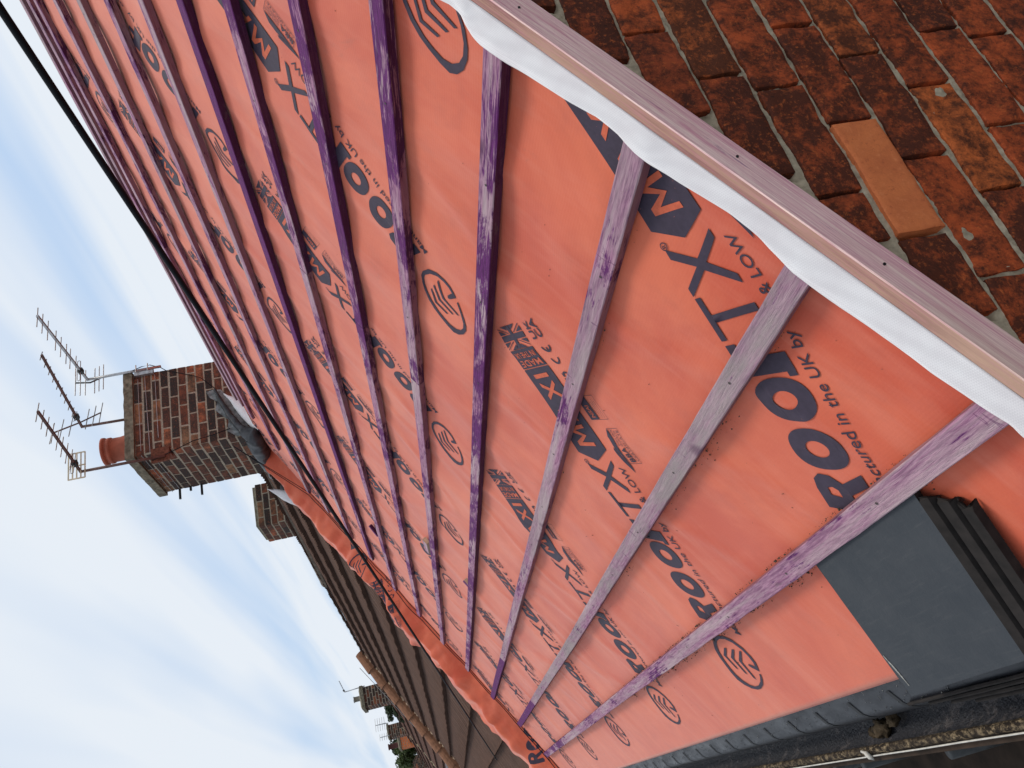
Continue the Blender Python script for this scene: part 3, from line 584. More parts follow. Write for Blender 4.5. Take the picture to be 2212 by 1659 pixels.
for q in range(4):
    ya = .935 - .06 * q
    rows = []
    for y in np.arange(.02, ya, .03):
        x0_ = .5475 - (.0075 + .0036 * (ya - y)) * q * 1.05; z0_ = .080 - .012 * q
        rows.append([(x0_ + dx_ + .0012 * vn(y, q, 0, 8), y, z0_ + dz_) for dx_, dz_ in ((.0045, -.010), (.0035, .0), (-.001, .0008), (-.0035, -.002), (-.0035, -.022), (.004, -.024))])
    lb_.grid(rows)
lb_.build('ribbed_nose', [TILED], tl, origin=tuple(tl.location), smooth=False)
cp_ = MB(); cp_.grid([[tpt(.012, .70, .0012), tpt(.020, .70, .0012)], [tpt(.028, .80, .0012), tpt(.044, .80, .0012)], [tpt(.050, .93, .0012), tpt(.056, .93, .0012)]]); cp_.build('pale_scratch', simple('chalky_scratch', (.25, .24, .22), .9, .5, 200), tl, origin=tuple(tl.location))
# ------------------------------------------------------------------ eaves tray
tr = thing('eaves_tray', 'shiny black plastic eaves tray with dark slots and raindrops under the sheet edge', 'eaves tray', loc=(.57, 3.2, .08))
tp = MB(); prf = [rp(.80, 0, -.014), rp(.705, 0, -.0085), rp(.66, 0, -.003), (.5530, 0, .0735), (.5440, 0, .0650), (.5385, 0, .052), (.5360, 0, .034), (.5350, 0, .012), (.5340, 0, .0)]
yy_ = np.arange(.2, 6.9, .03)
tp.grid([[(p[0], y, p[2] + .0005 * vn(y, p[0] * 9, 1, 1.3)) for p in prf] for y in yy_], 0, flip=False); tpo = tp.build('tray_sheet', TRAY, tr, origin=tuple(tr.location), smooth=True)
SLOT = simple('slot_black', (.006, .006, .007), .6)
pz = [(rp(.675, 0, -.0042)[0], rp(.675, 0, -.0042)[2])] + [(p[0], p[2]) for p in prf[2:8]]
for k in range(30):
    y = .965 + .2047 * k; w_ = .016 * (1 + .1 * vn(k, 1)); sb = MB(); rows = []
    if y > 6.8: break
    for i, (x, z) in enumerate(pz):
        x2, z2 = pz[min(i + 1, len(pz) - 1)]; x0, z0 = pz[max(i - 1, 0)]; tx, tz = x2 - x0, z2 - z0; L_ = math.hypot(tx, tz); nx_, nz_ = tz / L_, -tx / L_
        yo = -.0065 * i ** 1.25; rows.append([(x + nx_ * .0014, y + yo - w_ / 2, z + nz_ * .0014), (x + nx_ * .0014, y + yo + w_ / 2 * (1 - .08 * i), z + nz_ * .0014)])
    sb.grid(rows, 0); sb.build('drain_slot', SLOT, tr, origin=tuple(tr.location))
dr = MB()
for k in range(520):
    y = .75 + 5.6 * random.random() ** 1.3; t = random.random(); s_ = .696 - .06 * t
    r_ = random.uniform(.0008, .0021) * (1.3 if random.random() < .1 else 1); blob(dr, rp(s_, y, .0004), r_, (random.uniform(1, 1.9), 1, .35), 4, 0, k)
dro = dr.build('raindrops', DROP, tr, origin=tuple(tr.location), smooth=True); dro['kind'] = 'stuff'
# ------------------------------------------------------------------ gutter and the cable clipped to it
gt = thing('gutter', 'old black gutter with a dusty trough and moss caked outer lip', 'gutter', loc=(.5, 3.2, -.03))
gp = [(.60, .015), (.585, -.045), (.56, -.060), (.52, -.058), (.49, -.045), (.4765, -.018), (.4755, .000)]
gm = MB(); gm.grid([[(x, y, z + .001 * vn(y, x * 20, 2, 6)) for x, z in gp] for y in np.arange(-.1, 6.9, .05)], flip=False); gm.build('trough', GUT, gt, origin=tuple(gt.location), smooth=True)
lm = MB(); lp = [(.4765, -.006), (.4745, .004), (.468, .0065), (.460, .004), (.456, -.002), (.455, -.016)]
lm.grid([[(x + .0012 * vn(y, k, 2, 40), y, z + .0022 * vn(y, k * .8, 5, 60)) for k, (x, z) in enumerate(lp)] for y in np.arange(-.1, 6.9, .01)]); lm.build('mossy_lip', MOSS, gt, origin=tuple(gt.location), smooth=True)
fm = MB(); fm.abox((.438, -.1, -.20), (.4545, 6.9, -.012)); fm.build('outer_board', SCB, gt, origin=tuple(gt.location))
for (x, y, z, r_, sq) in ((.508, 1.30, -.035, .030, (.8, 1.25, .6)), (.523, 1.22, -.03, .018, (1, 1, .8)), (.503, 1.36, -.038, .015, (.9, 1.1, .6))):
    q = MB(); blob(q, (x, y, z), r_, sq, 10, 0, x * 40, .6); 
    if r_ > .02: lump = q
    else: lump.f += [tuple(i + len(lump.v) for i in f) for f in q.f]; lump.v += q.v; lump.mi += q.mi; lump.r += q.r
tag(lump.build('mortar_lump', MUD, smooth=True), 'brown lump of fallen mortar lying in the gutter', 'mortar lump')
wc = MB(); wc.tube([(.4525 + .0007 * vn(y, 0, 1, 5), y, .0035 + .001 * vn(y, 1, 1, 3)) for y in np.arange(-.1, 6.9, .06)], .0019, 8); wco = wc.build('gutter_cable', CABW, smooth=True)
tag(wco, 'thin white cable running along the outer edge of the gutter', 'cable')
kc = MB(); kc.tube([(.462, 1.352, .006), (.460, 1.334, .014), (.452, 1.328, .012), (.446, 1.334, .002)], [.006, .0065, .0065, .004], 10); kc.tube([(.462, 1.345, .008), (.468, 1.365, .011)], [.0045, .003], 8)
kl = kc.build('cable_clip', CABW, wco, smooth=True)
# ------------------------------------------------------------------ scaffold below the eaves
sf = thing('scaffold', 'brown scaffold boards and steel tubes in the gap below the gutter', 'scaffold', loc=(-.3, 3, -.9))
for k in range(5):
    q = MB(); q.box((.235 - .235 * k, 3.5, -.86 - .003 * (k % 2)), ((1, 0, 0), (0, 1, 0), (0, 0, 1)), (.112, 4.6, .019)); q.build('board', SCB, sf, origin=tuple(sf.location), bevel=.003)
for k in range(4):
    q = MB(); y = 1.2 + 1.9 * k; q.tube([(-1.2, y, -.93), (.60, y, -.93)], .024, 14); q.build('tube', SCT, sf, origin=tuple(sf.location), smooth=True)
q = MB(); q.tube([(.385, -1, -.80), (.385, 9, -.80)], .024, 14); q.build('tube', SCT, sf, origin=tuple(sf.location), smooth=True)
for y in (1.75, 2.35, 2.6):
    q = MB(); q.tube([(.385, y, -.83), (.385, y + .02, -.45)], .026, 14); q.tube([(.385, y - .03, -.80), (.385, y + .05, -.80)], .034, 12); q.build('coupler', SCT, sf, origin=tuple(sf.location), smooth=True)
# ------------------------------------------------------------------ crumbs lodged along the two lowest battens
db = MB()
for i, (yb, nn) in ((0, (2.6, 1300)), (1, (1.5, 220)), (2, (1.5, 40))):
    for k in range(nn):
        y = .15 + yb * random.random(); y += .1 * vn(y, i, 1, 6)
        if vn(y, i, 4, 4) < -.05: continue
        side = random.random() < .35; s_ = BS[i] + random.uniform(.0005, .005) if side else BS[i] - .047 - abs(random.gauss(0, .009))
        blob(db, rp(s_, y, .004 if side else .001), random.choice((.0006, .0008, .0011, .0019)) * random.uniform(.7, 1.2), (1, 1.5, .7), 3, 0, k, .9)
for k in range(130):
    s_ = random.uniform(.75, 2.9); y = random.uniform(.1, 3.0); blob(db, rp(s_, y, sag(s_, y) + .001), random.uniform(.0004, .0010), (1, 1.9, .5), 3, 0, k, .9)
for k in range(26):
    s_ = random.uniform(.74, 1.9); y = random.uniform(.5, 2.4); a_ = random.uniform(.2, .7); L_ = random.uniform(.002, .012)
    db.tube([surf(s_, y, .0012), surf(s_ + L_ * math.sin(a_), y + L_ * math.cos(a_), .0012)], .0003 + .0004 * random.random(), 4)
tag(db.build('grit_crumbs', DEB, smooth=True), 'dark crumbs of grit lodged along the lowest battens', 'grit', kind='stuff')
# ------------------------------------------------------------------ chimneys
def stack(name, label, x0, x1, y0, y1, z0, z1, bh=.0841, bl_=.228, cap=True, capc=CONC, depth=.012, capt=.105, ovh=.03, bmat=None, group='brick chimney stacks along the terrace', seed=0, corbel=2):
    random.seed(seed); org = ((x0 + x1) / 2, (y0 + y1) / 2, z0); t = thing(name, label, 'chimney', group, org)
    core = MB(); core.abox((x0 + .0015, y0 + .0015, z0), (x1 - .0015, y1 - .0015, z1 - .002)); core.build('mortar_core', MORT2, t, origin=org)
    b = MB(); n = int((z1 - z0) / bh)
    for k in range(n):
        za, zb2 = z1 - bh * (k + 1) + .0085, z1 - bh * k - .0085
        for (a0, a1, fx, nrm) in ((x0, x1, y0, 'y-'), (x0, x1, y1, 'y+'), (y0, y1, x0, 'x-'), (y0, y1, x1, 'x+')):
            ph = 0 if k % 2 else bl_ / 2; p = a0 - ph + random.uniform(-.01, .01)
            while p < a1 - .02:
                q0, q1 = max(p + .008, a0), min(p + bl_ - .008, a1)
                if a1 - q1 < .03: q1 = a1
                if q1 - q0 > .02:
                    pr_ = random.uniform(0, .005); o_ = random.uniform(-.002, .002)
                    if nrm == 'y-': b.abox((q0, fx - pr_, za + o_), (q1, fx + depth, zb2 + o_), 0, random.random(), .0022)
                    elif nrm == 'y+': b.abox((q0, fx - depth, za), (q1, fx + pr_, zb2), 0, random.random(), .002)
                    elif nrm == 'x-': b.abox((fx - pr_, q0, za + o_), (fx + depth, q1, zb2 + o_), 0, random.random(), .0022)
                    else: b.abox((fx - depth, q0, za), (fx + pr_, q1, zb2), 0, random.random(), .002)
                p += bl_
                if q1 == a1: break
    b.build('stack_bricks', bmat or BR_STACK, t, origin=org, bevel=.003 if name == 'chimney_stack' else 0)
    if cap:
        c = MB(); nx = 26; X0, X1, Y0_, Y1_ = x0 - ovh, x1 + ovh, y0 - ovh, y1 + ovh
        def cpnt(u, v, top):
            x = X0 + (X1 - X0) * u; y = Y0_ + (Y1_ - Y0_) * v; e = min(u, 1 - u, v, 1 - v)
            return (x + .006 * vn(x, y, 1, 9), y + .006 * vn(y, x, 2, 9), z1 + (capt * (.80 + .35 * min(1, e * 5)) + .008 * vn(x, y, 3, 12) if top else .0))
        c.grid([[cpnt(i / nx, j / nx, True) for i in range(nx + 1)] for j in range(nx + 1)], flip=False)
        c.grid([[cpnt(i / nx, j / nx, False) for i in range(nx + 1)] for j in range(nx + 1)], flip=True)
        rg_ = [(i / nx, 0) for i in range(nx)] + [(1, i / nx) for i in range(nx)] + [(1 - i / nx, 1) for i in range(nx)] + [(0, 1 - i / nx) for i in range(nx + 1)]
        rows_ = [[cpnt(u, v, False) for u, v in rg_], [tuple(Vector(cpnt(u, v, True)) * .5 + Vector(cpnt(u, v, False)) * .5 + Vector((.008 * vn(u * 30, v * 30, 4), .008 * vn(v * 30, u * 30, 7), 0))) for u, v in rg_], [cpnt(u, v, True) for u, v in rg_]]
        c.grid(rows_); c.build('concrete_cap', capc, t, origin=org)
    return t, org
CX0, CX1, CY0, CY1, CZ1 = 4.245, 5.135, 6.20, 7.12, 3.385
ch, corg = stack('chimney_stack', 'large brick chimney with concrete cap, clay pot and three aerials beside the orange roof', CX0, CX1, CY0, CY1, 1.7, CZ1, seed=3)
def lathe(mb, c, pr_, n=28, mi=0):
    rows_ = [[(c[0] + r_ * math.cos(2 * math.pi * k / n), c[1] + r_ * math.sin(2 * math.pi * k / n), c[2] + z) for k in range(n + 1)] for r_, z in pr_]; mb.grid(rows_, mi)
pt = MB(); lathe(pt, (4.47, 6.42, CZ1 + .07), [(.142, -.02), (.135, .02), (.118, .12), (.118, .20), (.128, .205), (.128, .235), (.118, .24), (.118, .255), (.135, .262), (.138, .285), (.118, .288), (.108, .27), (.10, 0.)]); pt.build('chimney_pot', POT, ch, origin=corg, smooth=True)
# straps and bracket wires round the stack
sw_ = MB()
for (xa, za, xb, zb3) in ((5.076, 3.335, 4.282, 3.327), (5.106, 3.270, 4.246, 3.245), (5.102, 3.173, 4.393, 3.165)): sw_.tube([(xa, 6.185, za), ((xa + xb) / 2, 6.182, (za + zb3) / 2), (xb, 6.185, zb3)], .0028, 6)
for z in (3.325, 3.240): sw_.tube([(CX0 - .012, 6.19, z), (CX0 - .012, 7.12, z + .003)], .0028, 6)
sw_.build('lashing_wires', ALU, ch, origin=corg)
rb = MB(); rb.abox((4.13, 6.165, 3.07), (4.27, 6.19, 3.235), 0, .5, .006); rb.abox((CX0 - .03, 6.18, 3.07), (CX0 - .014, 6.30, 3.235), 0, .5, .005); rb.abox((CX0 - .04, 6.17, 3.14), (4.30, 6.19, 3.165)); rb.build('rusty_bracket', RUST, ch, origin=corg)
for z in (3.25, 3.03, 3.14):
    bb = MB(); bb.abox((CX0 - (.12 if z != 3.14 else .05), 7.09, z - .010), (CX0 + .01, 7.11, z + .010)); bb.build('strap_bar', BLK, ch, origin=corg)
# lead flashings at the foot
lf = MB()
A_ = [(4.80, 2.640), (4.79, 2.56), (4.70, 2.50), (4.60, 2.47), (4.50, 2.42), (4.42, 2.38), (4.33, 2.33), (4.24, 2.28)]; B_ = [(4.794, 2.70), (4.72, 2.67), (4.66, 2.60), (4.571, 2.628), (4.476, 2.547), (4.44, 2.51), (4.319, 2.53), (4.25, 2.45)]
lf.grid([[(a[0] + (b[0] - a[0]) * q / 5, 6.186 + .006 * vn(i, q, 1, .9), a[1] + (b[1] - a[1]) * q / 5 + .004 * vn(i, q, 2)) for q in range(6)] for i, (a, b) in enumerate(zip(A_, B_))]); lfo = lf.build('step_flashing', LEADL, ch, origin=corg)
lfo.modifiers.new('t', 'SOLIDIFY').thickness = .004
def crumple(mb, pts, rad, n=18, amp=.18, seed=0, step=12):
    P_ = []; rr = []
    for (a, b), (r1, r2) in zip(zip(pts, pts[1:]), zip(rad, rad[1:])):
        for k in range(step): P_.append(Vector(a).lerp(Vector(b), k / step)); rr.append(r1 + (r2 - r1) * k / step)
    P_.append(Vector(pts[-1])); rr.append(rad[-1]); st = len(mb.v); mb.tube(P_, rr, n, 0)
    for i in range(st, len(mb.v)):
        p = Vector(mb.v[i]); k = min(range(len(P_)), key=lambda j: (P_[j] - p).length); d = p - P_[k]; f = 1 + amp * vn(p.x + seed, p.y, p.z, 14) * 1.6 + amp * vn(p.x, p.y + seed, p.z, 38); mb.v[i] = tuple(P_[k] + d * f)
lr = MB(); crumple(lr, [(4.78, 6.15, 2.610), (4.63, 6.15, 2.560), (4.47, 6.15, 2.490), (4.32, 6.15, 2.410), (4.22, 6.14, 2.335)], [.015, .024, .030, .036, .045], amp=.12, seed=1); crumple(lr, [(4.27, 6.12, 2.40), (4.20, 6.15, 2.29), (4.165, 6.35, 2.285), (4.14, 6.7, 2.27), (4.09, 7.0, 2.245), (3.97, 7.12, 2.18)], [.03, .085, .085, .075, .05, .03], n=22, amp=.11, seed=4)
lr.build('lead_saddle', LEAD, ch, origin=corg, smooth=True)
cx = MB(); cx.tube([(5.145, 6.12, 3.36), (5.178, 6.13, 3.28), (5.182, 6.13, 3.20), (5.135, 6.14, 3.10), (5.100, 6.17, 3.05), (5.06, 6.17, 2.95), (5.026, 6.17, 2.875), (4.959, 6.17, 2.74), (4.80, 6.16, 2.61)], .004, 7)
tag(cx.build('aerial_lead', CAB, smooth=True), 'black coaxial lead drooping down the right of the big chimney face', 'cable')
cx = MB(); cx.tube([(4.152, 6.17, 3.22), (4.20, 6.165, 3.06), (4.273, 6.165, 2.85), (4.297, 6.165, 2.66), (4.329, 6.165, 2.50)], .004, 7)
tag(cx.build('aerial_lead', CAB, smooth=True), 'black lead running down the near left corner of the big chimney', 'cable')
# ------------------------------------------------------------------ aerials
def aerial(label, base, top, tip, n, half, refl, mat_mast, vert=False, hub=True, bend=None, bm=None, ratios=None, drop=False):
    a = thing('tv_aerial', label, 'aerial', 'television aerials on the chimneys', base); T = Vector(top); P_ = Vector(tip); bdir = (P_ - T).normalized(); side = Vector((0, 0, 1)) if vert else bdir.cross(Vector((0, 0, 1))).normalized()
    q = MB(); q.tube([base, top] if not bend else [base, bend, top], .0135, 12); q.build('mast', mat_mast, a, origin=base, smooth=True)
    q = MB(); q.box((T + P_) / 2, (bdir, side, bdir.cross(side)), ((P_ - T).length / 2 + .01, .010, .010)); q.build('boom', bm or ALU, a, origin=base)
    rt_ = ratios or [.22 + .78 * k / (n - 1) for k in range(n)]
    for f in rt_:
        q = MB(); c = T.lerp(P_, f) + Vector((0, 0, .008)); h_ = half * (1.15 - .15 * f); q.tube([c - side * h_, c + side * h_], .0048, 6); q.build('director', ALU, a, origin=base)
    c = T.lerp(P_, .16); q = MB(); u = side * half * 1.05; z = Vector((0, 0, .028)); pts_ = [c - u, c - u * 1.06 + z * .5, c - u + z, c + u + z, c + u * 1.06 + z * .5, c + u, c - u]; q.tube(pts_, .004, 6); q.build('dipole_loop', ALU, a, origin=base)
    if hub: q = MB(); q.box(c - bdir * .01, (bdir, side, Vector((0, 0, 1))), (.026, .022, .022), 0, .5, .003); q.build('junction_box', BLK, a, origin=base)
    if refl:
        for arm in refl:
            A0, A1, nn, hh = Vector(arm[0]), Vector(arm[1]), arm[2], arm[3]; ax = (A1 - A0).normalized(); s2 = arm[4] if len(arm) > 4 else side; s2 = Vector(s2).normalized()
            q = MB(); q.box((A0 + A1) / 2, (ax, s2, ax.cross(s2)), ((A1 - A0).length / 2, .008, .004)); q.build('reflector_arm', BLK if mat_mast is ALU else RODR, a, origin=base)
            for k in range(nn):
                q = MB(); c2 = A0.lerp(A1, (k + 1) / nn); q.tube([c2 - s2 * hh, c2 + s2 * hh], .0048, 6); q.build('reflector_rod', ALU, a, origin=base)
    return a
a1 = aerial('silver mast aerial with black V reflector, on the right edge of the big chimney', (5.150, 6.14, 3.10), (5.165, 6.17, 3.80), (5.21, 5.12, 3.80), 8, .105, [((5.17, 6.24, 3.80), (5.235, 6.30, 3.965), 3, .15), ((5.17, 6.24, 3.80), (5.25, 6.30, 3.700), 3, .15)], ALU, ratios=[.24, .36, .44, .55, .65, .80, .90, .99])
q = MB(); q.abox((5.10, 6.15, 3.18), (5.17, 6.185, 3.36), 0, .5, .004); q.tube([(5.12, 6.12, 3.22), (5.20, 6.12, 3.22)], .006, 6); q.tube([(5.12, 6.12, 3.33), (5.20, 6.12, 3.33)], .006, 6); q.build('mast_bracket', ALU, a1, origin=(5.150, 6.14, 3.10))
aerial('middle aerial with a crossed rod reflector behind the big chimney pot', (4.90, 6.62, 3.46), (4.90, 6.60, 4.02), (5.21, 5.71, 4.02), 9, .062, [((4.93, 6.56, 4.02), (4.84, 6.52, 4.27), 3, .15), ((4.93, 6.56, 4.02), (5.06, 6.66, 3.86), 3, .15)], RODR, bm=RODR)
a3 = aerial('left aerial with a bright flat grid reflector, on a brown mast beside the pot', (4.168, 6.15, 3.10), (4.17, 6.15, 3.85), (4.36, 5.30, 3.85), 8, .105, None, RODR, bm=RODR)
q = MB()
for x in (4.09, 4.22, 4.35): q.box((x, 6.115, 3.872), ((1, 0, 0), (0, 1, 0), (0, 0, 1)), (.006, .003, .075))
for k in range(5): q.box((4.22, 6.118, 3.80 + .036 * k), ((1, 0, 0), (0, 1, 0), (0, 0, 1)), (.13, .003, .0055))
q.build('grid_reflector', simple('pale_gold_metal', (.62, .52, .36), .35, .2, 20, .5, .4), a3, origin=(4.168, 6.15, 3.10))
# ------------------------------------------------------------------ neighbouring roofs
def tiled_roof(name, label, y0, y1, zof, mat, s_hi, gauge, s_lo=-.2, corr=.075, ridge=None, ridge_gap=None, hump=None, group='neighbouring terraced roofs'):
    t = thing(name, label, 'roof', group, rp(2.6, (y0 + y1) / 2)); org = tuple(t.location); q = MB(); ys_ = np.arange(y0, y1 + .001, corr / 5); s_ = 1.353 - gauge * math.ceil((1.353 - s_lo) / gauge)
    while s_ < s_hi - .02:
        st = min(s_ + gauge + .03, s_hi); rows_ = []
        zo = lambda y: zof(y) if callable(zof) else zof
        for (fs, hh, am) in ((0, .005, 0), (.0, .042, 1), (.05, .041, .4), (.5, .018, .08), (1, .0, .03)):
            rows_.append([rp(s_ + (st - s_) * fs + .004 * vn(y, s_, 1, 2) - am * .010 * abs(((y / corr) % 1) - .5), y, .066 + zo(y) + hh + .006 * vn(y, s_, 2, 1.3) + am * (.016 * abs(((y / corr) % 1) - .5) * 2 + (.008 if int((y + s_) / (corr * 4)) % 2 else 0)) - (.020 if ((y + s_ * 1.37) % (corr * 4)) < corr / 5 + .001 and 0 < fs < 1 else 0)) for y in ys_])
        q.grid(rows_, 0, flip=True); s_ += gauge
    q.build('tile_courses', mat, t, origin=org)
    b = MB(); top = rp(s_hi, 0, .05 + (zof(y0) if callable(zof) else zof)); b.grid([[(top[0], y0, top[2]), (top[0], y1, top[2])], [(top[0] * 2 - .4, y0, -.1), (top[0] * 2 - .4, y1, -.1)]]); b.build('rear_slope', mat, t, origin=org)
    b = MB(); b.abox((.7, y0 + .01, -5.3), (7.8, y1 - .01, -.15)); b.build('house_body', RENDER, t, origin=org)
    if ridge:
        (ra, rb_, rz, rr, rm) = ridge; xr_ = top[0]; b = MB(); y = ra; k = 0
        while y < rb_:
            L_ = min(.45, rb_ - y); rows_ = []
            for e in (0, L_ - .006): rows_.append([(xr_ + rr * math.cos(a), y + e, rz(y) + rr * math.sin(a) + (.006 if e else 0)) for a in np.linspace(0, math.pi, 13)])
            b.grid(rows_, 0); b.face([b.vs(p) for p in rows_[-1]]); b.face([b.vs(p) for p in rows_[0]][::-1]); y += L_; k += 1
        b.build('ridge_tiles', rm, t, origin=org)
    return t, org
nb1, norg = tiled_roof('tiled_roof', 'dark brown ribbed tile roof directly beyond the orange membrane', 6.64, 18.2, lambda y: .02 + .004 * (y - 6.9), RT1, 5.19, .42, ridge=(7.1, 12.2, lambda y: 2.37 + .018 * (y - 8) + .0, .10, RIDD))
nb2, norg2 = tiled_roof('tiled_roof', 'reddish brown tiled roof beyond the row of orange verge tiles', 18.4, 33.5, lambda y: .03 + .012 * (y - 19), RT2, 5.30, .42, corr=.15)
tiled_roof('tiled_roof', 'farthest tiled roof down the terrace near the frame edge', 33.8, 70, lambda y: .18 + .006 * (y - 33), RT2, 5.40, .42, corr=.3, s_lo=.4)
# raised verge tiles down the party line at y = 18.9
vt = thing('verge_tile_row', 'row of orange brown half round tiles bedded in mortar down the party line', 'verge tiles', loc=rp(2.6, 18.95, .1)); q = MB(); qm = MB()
L_ = .46; s_ = -.3; k = 0
while s_ < 5.0:
    q2 = q; rows_ = []
    for e, ex in ((0, .035), (L_ + .03, 0.)):
        rows_.append([rp(s_ + e, 18.30 + (.18 + ex) * math.cos(a), .15 + (.17 + ex) * math.sin(a) ** .8 if 0 < a < math.pi else .15) for a in np.linspace(0, math.pi, 11)])
    q2.grid(rows_, 0); q2.face([q2.vs(p) for p in rows_[0]]); q2.face([q2.vs(p) for p in rows_[-1]][::-1])
    for z in range(14): blob(qm, rp(s_ + L_ * random.random(), 18.10 + random.uniform(-.05, .02), .13 + random.uniform(-.02, .02)), random.uniform(.022, .048), (1, .6, .7), 4, 0, z + s_)
    s_ += L_; k += 1
qm.box(rp(2.4, 18.30, .07), ((CT, 0, ST), (0, 1, 0), (-ST, 0, CT)), (2.65, .15, .06)); vo = tuple(vt.location)
q.build('half_round_tiles', RIDT, vt, origin=vo); qm.build('mortar_bedding', simple('pinkish_bedding', (.42, .30, .20), .95, .4, 20), vt, origin=vo)
q = MB(); blob(q, (4.36, 18.25, 2.36), .15, (1.0, 1.1, .9), 12, 0, 2, .1); q.build('end_cap', RIDD, vt, origin=vo, smooth=True)
q = MB(); 
for k in range(60): blob(q, (4.30 - .03 * k, 33.6, 2.55 - .0175 * k), random.uniform(.05, .09), (1, 1, .8), 4, 0, k)
vq = thing('mortar_verge', 'rough pale mortar verge far down the terrace roofs', 'verge', loc=(3.5, 33.6, 2.2)); q.build('mortar_bedding', simple('pale_verge_mortar', (.33, .27, .17), .95, .4, 9), vq, origin=(3.5, 33.6, 2.2))
# far chimneys
t2, _ = stack('chimney', 'short mossy capless chimney behind the ridge, just left of the big one', 4.50, 5.09, 9.3, 9.95, 1.9, 2.90, cap=False, seed=5)
q = MB(); q.abox((4.52, 9.32, 2.85), (5.07, 9.93, 2.93), 0, .5, .01); q.build('mossy_top', CONC, t2, origin=_)
t3, o3 = stack('chimney', 'distant brick chimney with an L shaped aerial and pale metal flue', 4.05, 4.60, 24, 24.85, 2.0, 3.12, cap=True, seed=6, capt=.12, ovh=.05)
q = MB(); lathe(q, (4.36, 24.3, 3.2), [(.075, 0), (.075, .22), (.09, .22), (.09, .25), (.01, .25)], 14); q.build('metal_flue', ALU, t3, origin=o3, smooth=True)
t4, o4 = stack('chimney', 'far brown chimney carrying a comb like aerial', 4.08, 4.56, 34, 34.95, 2.2, 3.18, seed=8, capt=.08, ovh=.05)
t5, o5 = stack('chimney', 'far orange brick chimney with one tall dark pot between the leaves', 4.10, 4.60, 40, 40.9, 2.2, 3.10, seed=9, capt=.12, ovh=.05, bmat=BR_NEW)
q = MB(); lathe(q, (4.32, 40.3, 3.15), [(.13, 0), (.11, .5), (.14, .52), (.14, .56), (.01, .56)], 14); q.build('chimney_pot', simple('dark_pot', (.11, .04, .035), .8), t5, origin=o5, smooth=True)
t6, o6 = stack('chimney', 'farthest narrow brick chimney at the picture edge behind leaves', 3.50, 4.28, 48, 49.2, 2.2, 3.72, seed=10, capt=.1, ovh=.05)
aerial('small L shaped aerial on the distant chimney with the metal flue', (4.62, 23.98, 3.05), (4.59, 24, 3.64), (4.91, 23.9, 3.74), 5, .05, None, ALU)
def comb(label, b, top, w0):
    a = thing('tv_aerial', label, 'aerial', 'television aerials on the chimneys', b); q = MB(); q.tube([b, top], .016, 8); q.build('mast', ALU, a, origin=b)
    q = MB(); q.tube([(top[0], top[1], top[2]), (top[0], top[1], top[2] - .42)], .012, 6); q.build('boom', ALU, a, origin=b)
    for k in range(5): q = MB(); z = top[2] - .09 * k; q.tube([(top[0] - w0 * .6, top[1] - .05, z + .02), (top[0] + w0 * .6, top[1] + .05, z)], .008, 6); q.build('director', ALU, a, origin=b)
comb('comb like aerial of parallel rods on the far brown chimney', (4.63, 33.97, 3.15), (4.66, 34, 3.66), .42); comb('faint small aerial on the left side of the far brown chimney', (4.17, 33.95, 3.2), (4.17, 34, 3.56), .22)
a5 = aerial('white aerial on a short pole rising from the orange verge tiles', (1.818, 18.455, .74), (1.833, 18.50, 1.10), (1.70, 18.30, 1.14), 5, .26, None, ALU, hub=False)
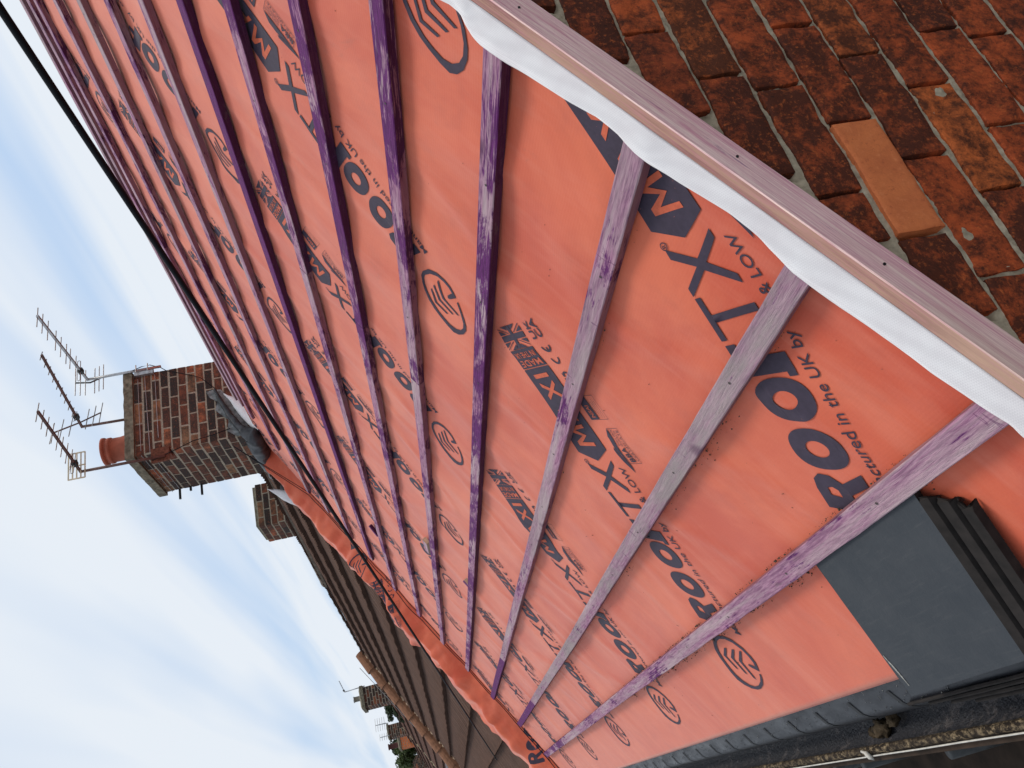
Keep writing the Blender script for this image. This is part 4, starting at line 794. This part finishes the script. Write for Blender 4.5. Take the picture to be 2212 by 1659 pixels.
# ------------------------------------------------------------------ leaves
def bush(name, label, c, ext, n, mat, trunk):
    random.seed(n); t = thing(name, label, 'tree', loc=(c[0], c[1], -5.3)); org = (c[0], c[1], -5.3); q = MB()
    cl = [(random.uniform(-1, 1), random.uniform(-1, 1), random.uniform(-1, 1), random.uniform(.25, .55)) for _ in range(22)]
    for k in range(n):
        a = random.choice(cl); d = Vector([random.gauss(0, 1) for _ in range(3)]).normalized() * a[3] * random.random() ** .4
        p = Vector((c[0] + ext[0] * (a[0] * .75 + d.x), c[1] + ext[1] * (a[1] * .75 + d.y), c[2] + ext[2] * (a[2] * .75 + d.z))); u = Vector([random.gauss(0, 1) for _ in range(3)]).normalized(); v = u.cross(Vector([random.gauss(0, 1) for _ in range(3)])).normalized(); z = random.uniform(.03, .06) * ext[2] / .45
        q.face([q.vs(p - u * z), q.vs(p - v * z * .6), q.vs(p + u * z), q.vs(p + v * z * .6)])
    q.build('crown', mat, t, origin=org); q = MB(); q.tube([(c[0], c[1], -5.3), (c[0] + .1, c[1], -2), (c[0], c[1], c[2] - ext[2] * .3)], [.16, .12, .05], 8); q.build('trunk', BARK, t, origin=org)
bush('tree', 'dark leafy treetop between the two distant chimneys', (4.15, 27.5, 2.45), (.34, .7, .32), 4600, LEAFD, 1)
bush('tree', 'bright green bushy treetop around the orange far chimney', (4.10, 43.5, 3.12), (.66, 1.1, .55), 6500, LEAF, 1)
bush('tree', 'small dark green treetop behind the comb aerial chimney', (4.75, 45.5, 3.35), (.5, 1, .55), 3000, LEAFD, 1)
# ------------------------------------------------------------------ overhead wires
def wire(name, label, a, b, r, sagz=0., n=40, cat='cable', mat=CAB):
    q = MB(); a = Vector(a); b = Vector(b); q.tube([tuple(a.lerp(b, k / n) + Vector((0, 0, -sagz * 4 * (k / n) * (1 - k / n)))) for k in range(n + 1)], r, 10); return tag(q.build(name, mat, smooth=True), label, cat)
A0 = Vector((1.589, -0.225, 1.433)); A1 = Vector((1.060, 7.394, 0.657)); dirv = (A1 - A0)
wire('overhead_cable', 'thick black cable crossing above the whole orange roof', tuple(A0 - dirv * .06), tuple(A0 + dirv * 1.10), .0054)
wire('overhead_cable', 'thin grey wire strung over the farther tiled roofs to the white aerial', (3.9, 17.2, 2.55), (1.9, 24.0, 1.0), .006, mat=ALU)
# pair of slack wires lying along the far edge of the sheet
for off_, dz, lb in ((0., 0., 'slack dark wire lying up the far edge of the membrane, nearer strand'), (.05, .012, 'slack dark wire along the far membrane fold, farther strand')):
    q = MB(); P_ = []
    for s_ in np.arange(.7, 4.25, .05):
        y = 6.42 + off_ + .05 * vn(s_, off_ * 9, 0, .8) + .012 * vn(s_, 2, 0, 5); p = surf(s_, y, .006 + dz + .012 * abs(vn(s_, off_, 3, 2))); P_.append(p)
    P_.append((4.16, 6.20, 2.50)); q.tube(P_, .0034, 7); tag(q.build('slack_wire', CAB, smooth=True), lb, 'cable', 'slack wires along the far edge')
